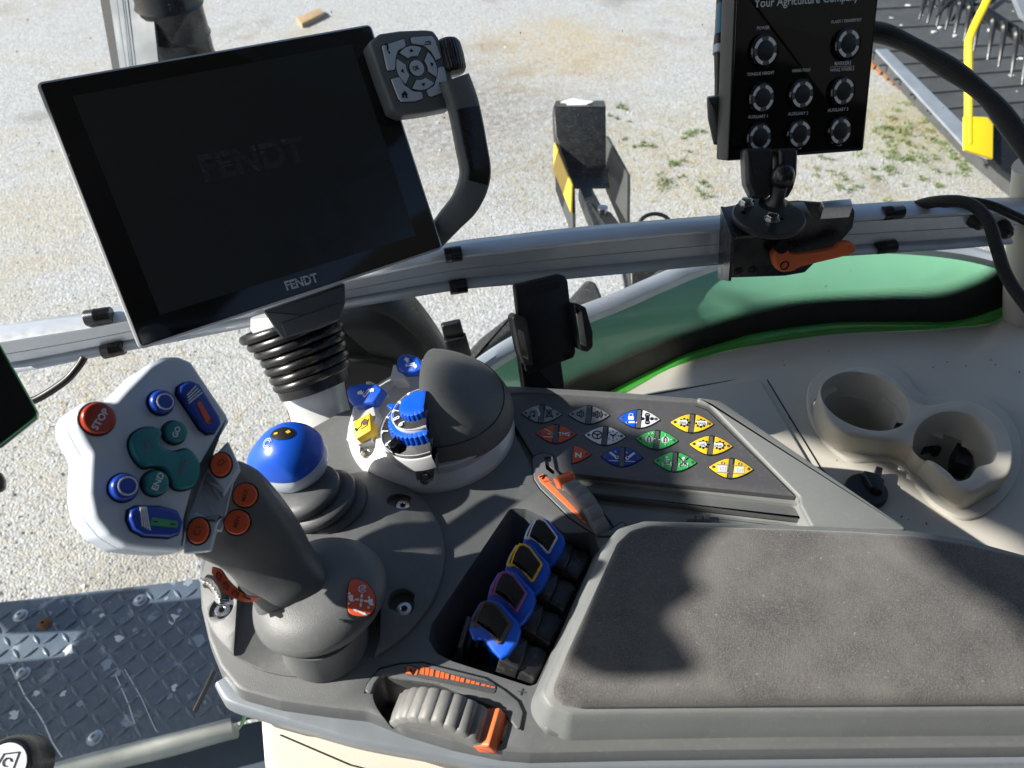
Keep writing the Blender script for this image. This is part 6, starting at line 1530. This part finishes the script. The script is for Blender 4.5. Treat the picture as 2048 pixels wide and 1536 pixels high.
# knob on the box's left side, connector above
k = B(); fk_ = Fr(D(1432, 240, .662), V((-.2, -.9, .3))); k.prism(fk_, fillet(fk_.tr([(1414, 196), (1440, 192), (1444, 230), (1440, 292), (1427, 290), (1416, 240)]), .002), -.018, .0, 'black_plastic', .003); k.obj('side_knob', cbx)
k = B(); k.tube([D(x, y, .69) for x, y in ((1446, 0), (1442, 60), (1440, 90), (1440, 110), (1438, 160), (1438, 200))], [.006, .0055, .006, .0055, .004, .004], 'wire_black', 12); k.tube([D(1441, 92, .688), D(1440, 108, .688)], .0066, 'galvanised', 14); k.tube([D(1446, 10, .688), D(1443, 70, .688)], .0058, 'blue_paint', 12); k.obj('rear_cable', cbx)
FBk = Fr(FRL.hit(1560, 490, 0) - WN * .014, -WN, (.978, .21, 0)); zt = FBk.hit(1590, 403)[2]; FBt = FZ(zt)
bk = thing('rail_bracket', 'folded black steel bracket clamped on the rail under the control box', 'bracket', Z(1570, 540, .02))
k = B(); k.prism(FBk, fillet(FBk.tr([(1472, 412), (1600, 404), (1704, 411), (1710, 425), (1706, 455), (1680, 485), (1640, 515), (1610, 545), (1570, 552), (1452, 556), (1455, 480)]), .003), -.003, 0, 'black_metal', .0006); k.obj('face_plate', bk)
k = B(); k.prism(FBt, fillet(FBt.tr([(1444, 414), (1500, 405), (1608, 403), (1620, 428), (1606, 452), (1580, 462), (1466, 473)]), .002), -.003, 0, 'black_metal', .0006); k.obj('top_flange', bk)
k = B(); a_, b_ = FBt.hit(1444, 413), FBt.hit(1466, 473); c_ = b_ + (FBk.hit(1452, 556) - FBk.hit(1460, 475)) * 1.02; d_ = FBk.hit(1438, 558)
n_ = (b_ - a_).cross(d_ - a_).normalized(); f = Fr(a_, n_, b_ - a_); k.prism(f, [f.loc(p)[:2] for p in (a_, b_, c_, d_)], -.0012, .0012, 'black_metal'); k.obj('side_flange', bk)
k = B(); k.prism(FZ(zt + .004), FZ(zt + .004).tr([(1643, 402), (1702, 397), (1706, 410), (1648, 414)]), -.012, 0, 'zinc', .0008); k.obj('steel_spacer', bk)
for x, y in ((1661, 428), (1694, 425), (1477, 543), (1505, 541)):
    k = B(); q = FBk.hit(x, y); k.lathe(q, FBk.n, [(.0048, 0), (.0046, .0006), (.0030, .0014), (.0012, .0014), (.0010, .0004), (0, .0004)], 'black_plastic', 20)
    k.line(Fr(q, FBk.n), [(-.002, -.001), (.002, .001)], .0008, .0016, 'ink_black'); k.line(Fr(q, FBk.n), [(-.001, .002), (.001, -.002)], .0008, .0016, 'ink_black'); k.obj('screw', bk)
oh = thing('clamp_handle', 'orange clamping lever handle on the black rail bracket', 'handle', FBk.hit(1570, 530, .012))
# ball arm, two shells and a ball
ar = thing('ball_mount_arm', 'black double socket ball arm joining the control box to its round base', 'mount arm', D(1540, 420, .655))
db = Z(1538, 430, zt + .0085); bc_ = db + V((.003, 0, .036)); dbd = (bc_ - CC).dot(CF)
def shell(sx, pts, th_):
    f = Fr(D(1545, 355, dbd + .006), V((sx * .12, -.85, .45))); k = B(); k.prism(f, fillet(f.tr(pts), .004), -th_, 0, 'black_plastic', .004, .003, seg=5); k.obj('arm_half', ar, angle=60)
shell(-.4, [(1489, 296), (1548, 296), (1548, 386), (1532, 398), (1506, 397), (1493, 370)], .02)
shell(.4, [(1558, 296), (1598, 296), (1596, 350), (1589, 377), (1578, 396), (1558, 396)], .02)
k = B(); k.lathe(bc_, (0, 0, 1), [(.0095 * math.sin(a), -.0105 * math.cos(a)) for a in [math.pi * i / 14 for i in range(15)]], 'black_rubber', 28); k.lathe(bc_, (0, 0, 1), [(.006, -.008), (.0062, -.020), (.009, -.0245), (.014, -.026)], 'black_plastic', 28); k.obj('ball', ar)
k = B(); k.lathe(db, (0, 0, 1), [(.0, 0), (.0295, 0), (.0305, -.001), (.0305, -.004), (.0295, -.0055), (.0, -.0055)], 'black_plastic', 56)
disc = k.obj('base_disc', ar)
hcs = []
for x, y in ((1487, 425), (1505, 403), (1572, 405), (1585, 411), (1562, 438)):
    q = Z(x, y, zt + .0085); h_ = B(); h_.lathe(q + V((0, 0, -.02)), (0, 0, 1), [(.0022, 0), (.0022, .03)], 'black_plastic', 14, cap0=True, cap1=True); hcs.append(h_)
carve(disc, hcs)
def hexb(x, y, z, r=.0052):
    q = Z(x, y, z); k = B(); f = FZ(z, (q.x, q.y)); k.prism(f, circ(0, 0, r * 1.25, 24), -.001, .0006, 'steel', .0002); k.prism(f, circ(0, 0, r, 6), 0, .0042, 'steel', .0008); k.obj('bolt', ar)
hexb(1492, 407, zt + .0085); hexb(1544, 438, zt + .0085)
k = B(); k.text('RAM', FZ(zt + .0085), FZ(zt + .0085).l(1576, 431), FZ(zt + .0085).l(1593, 414), 'ring_grey', .0003, 1); k.obj('moulded_letters', ar)
FO = Fr(FBk.hit(1570, 530, .016), V((.16, -.93, .25)))
k = B(); k.prism(FO, c2(FO.tr([(1546, 505), (1562, 495), (1576, 500), (1584, 508), (1630, 504), (1670, 496), (1682, 486), (1702, 484), (1711, 494), (1709, 504), (1690, 512), (1640, 524), (1600, 534), (1585, 542), (1560, 543), (1548, 528)]), 3), -.007, .002, 'orange', .003, .002, seg=4); k.obj('lever', oh, angle=60)
k = B(); q = FO.hit(1569, 531, .002); k.lathe(q, FO.n, [(.0044, 0), (.0044, .0005), (.0034, .0008), (.003, -.0008), (0, -.0008)], 'gloss_black', 20); k.obj('socket_screw', oh)
k = B(); q = FBk.hit(1553, 488); k.lathe(q, V((0, -.5, .2)), [(.0055, -.004), (.0055, .004), (.0045, .004), (.0045, .010), (.006, .010), (.006, .016)], 'black_metal', 20, cap1=True); k.obj('clamp_stud', oh)

# cables
k = B(); k.tube([D(x, y, d_) for (x, y), d_ in zip(((1720, 62), (1770, 68), (1830, 95), (1880, 125), (1930, 158), (1980, 200), (2020, 250), (2060, 310), (2100, 380)), (.68, .68, .675, .67, .665, .66, .655, .65, .65))], lambda f: .0082 + .0008 * math.sin(f * 19), 'braid', 24, smooth=10, uv=True)
k.obj('braided_cable', label='thick black braided cable arching from the control box to the right edge', category='cable')
k = B(); k.tube([D(x, y, d_) for (x, y), d_ in zip(((1800, 440), (1835, 412), (1890, 402), (1940, 408), (1975, 440), (1992, 490), (2008, 540), (2030, 580), (2065, 625)), (.755, .745, .725, .715, .705, .70, .695, .69, .685))], .0056, 'braid', 20, smooth=10, uv=True)
k.obj('braided_cable', label='thinner black braided cable looped over the rail end at the right', category='cable')
k = B(); k.tube([D(x, y, d_) for (x, y), d_ in zip(((1880, 412), (1930, 402), (1980, 410), (2030, 432), (2090, 460)), (.745, .745, .735, .725, .715))], .0042, 'wire_black', 12, smooth=8)
k.obj('smooth_cable', label='smooth black cable running along the top of the rail to the right edge', category='cable')
k = B(); k.tube([D(x, y, .60) for x, y in ((40, 810), (80, 795), (130, 762), (155, 735), (168, 715))], .0030, 'wire_black', 12, smooth=8)
k.obj('thin_cable', label='thin black cable curving below the rail behind the left monitor', category='cable')

# left monitor edge and small black case below
lm = thing('left_monitor', 'black monitor with a thin dark green edge, cut off by the left edge', 'monitor', D(-20, 800, .42))
FLm = Fr(D(0, 790, .42), V((.45, -.55, .70)))
k = B(); k.prism(FLm, fillet(FLm.tr([(-260, 600), (-30, 640), (0, 690), (75, 822), (74, 834), (0, 892), (-260, 980)]), .002), -.012, 0, 'green_paint' if 0 else 'gloss_black', .0012); k.obj('monitor_body', lm)
k = B(); k.line(FLm, FLm.tr([(-30, 640), (0, 690), (74, 824), (73, 834), (0, 890)]), .0005, .0003, 'label_green', t=.0003); k.obj('green_edge', lm)
k = B(); k.prism(FLm, fillet(FLm.tr([(-100, 930), (0, 945), (8, 960), (8, 975), (0, 984), (-100, 1000)]), .001), -.010, 0, 'black_plastic', .001)
k.obj('black_case', label='small rounded black case tip at the left edge below the monitor', category='case')

# beige seat console below the armrest
FSc = FZ(-.07); k = B()
k.prism(FSc, fillet(FSc.tr([(526, 1350), (520, 1440), (526, 1520), (560, 1700), (1700, 1700), (1700, 1350)]), .02), -.4, 0, 'beige_light', .006)
k.tube([FSc.hit(x, y, .0005) for x, y in ((560, 1470), (700, 1530), (900, 1580))], .0005, 'ink_black', 5, smooth=0)
k.obj('beige_seat_box', label='beige moulded box below the front lip of the armrest console', category='panel')
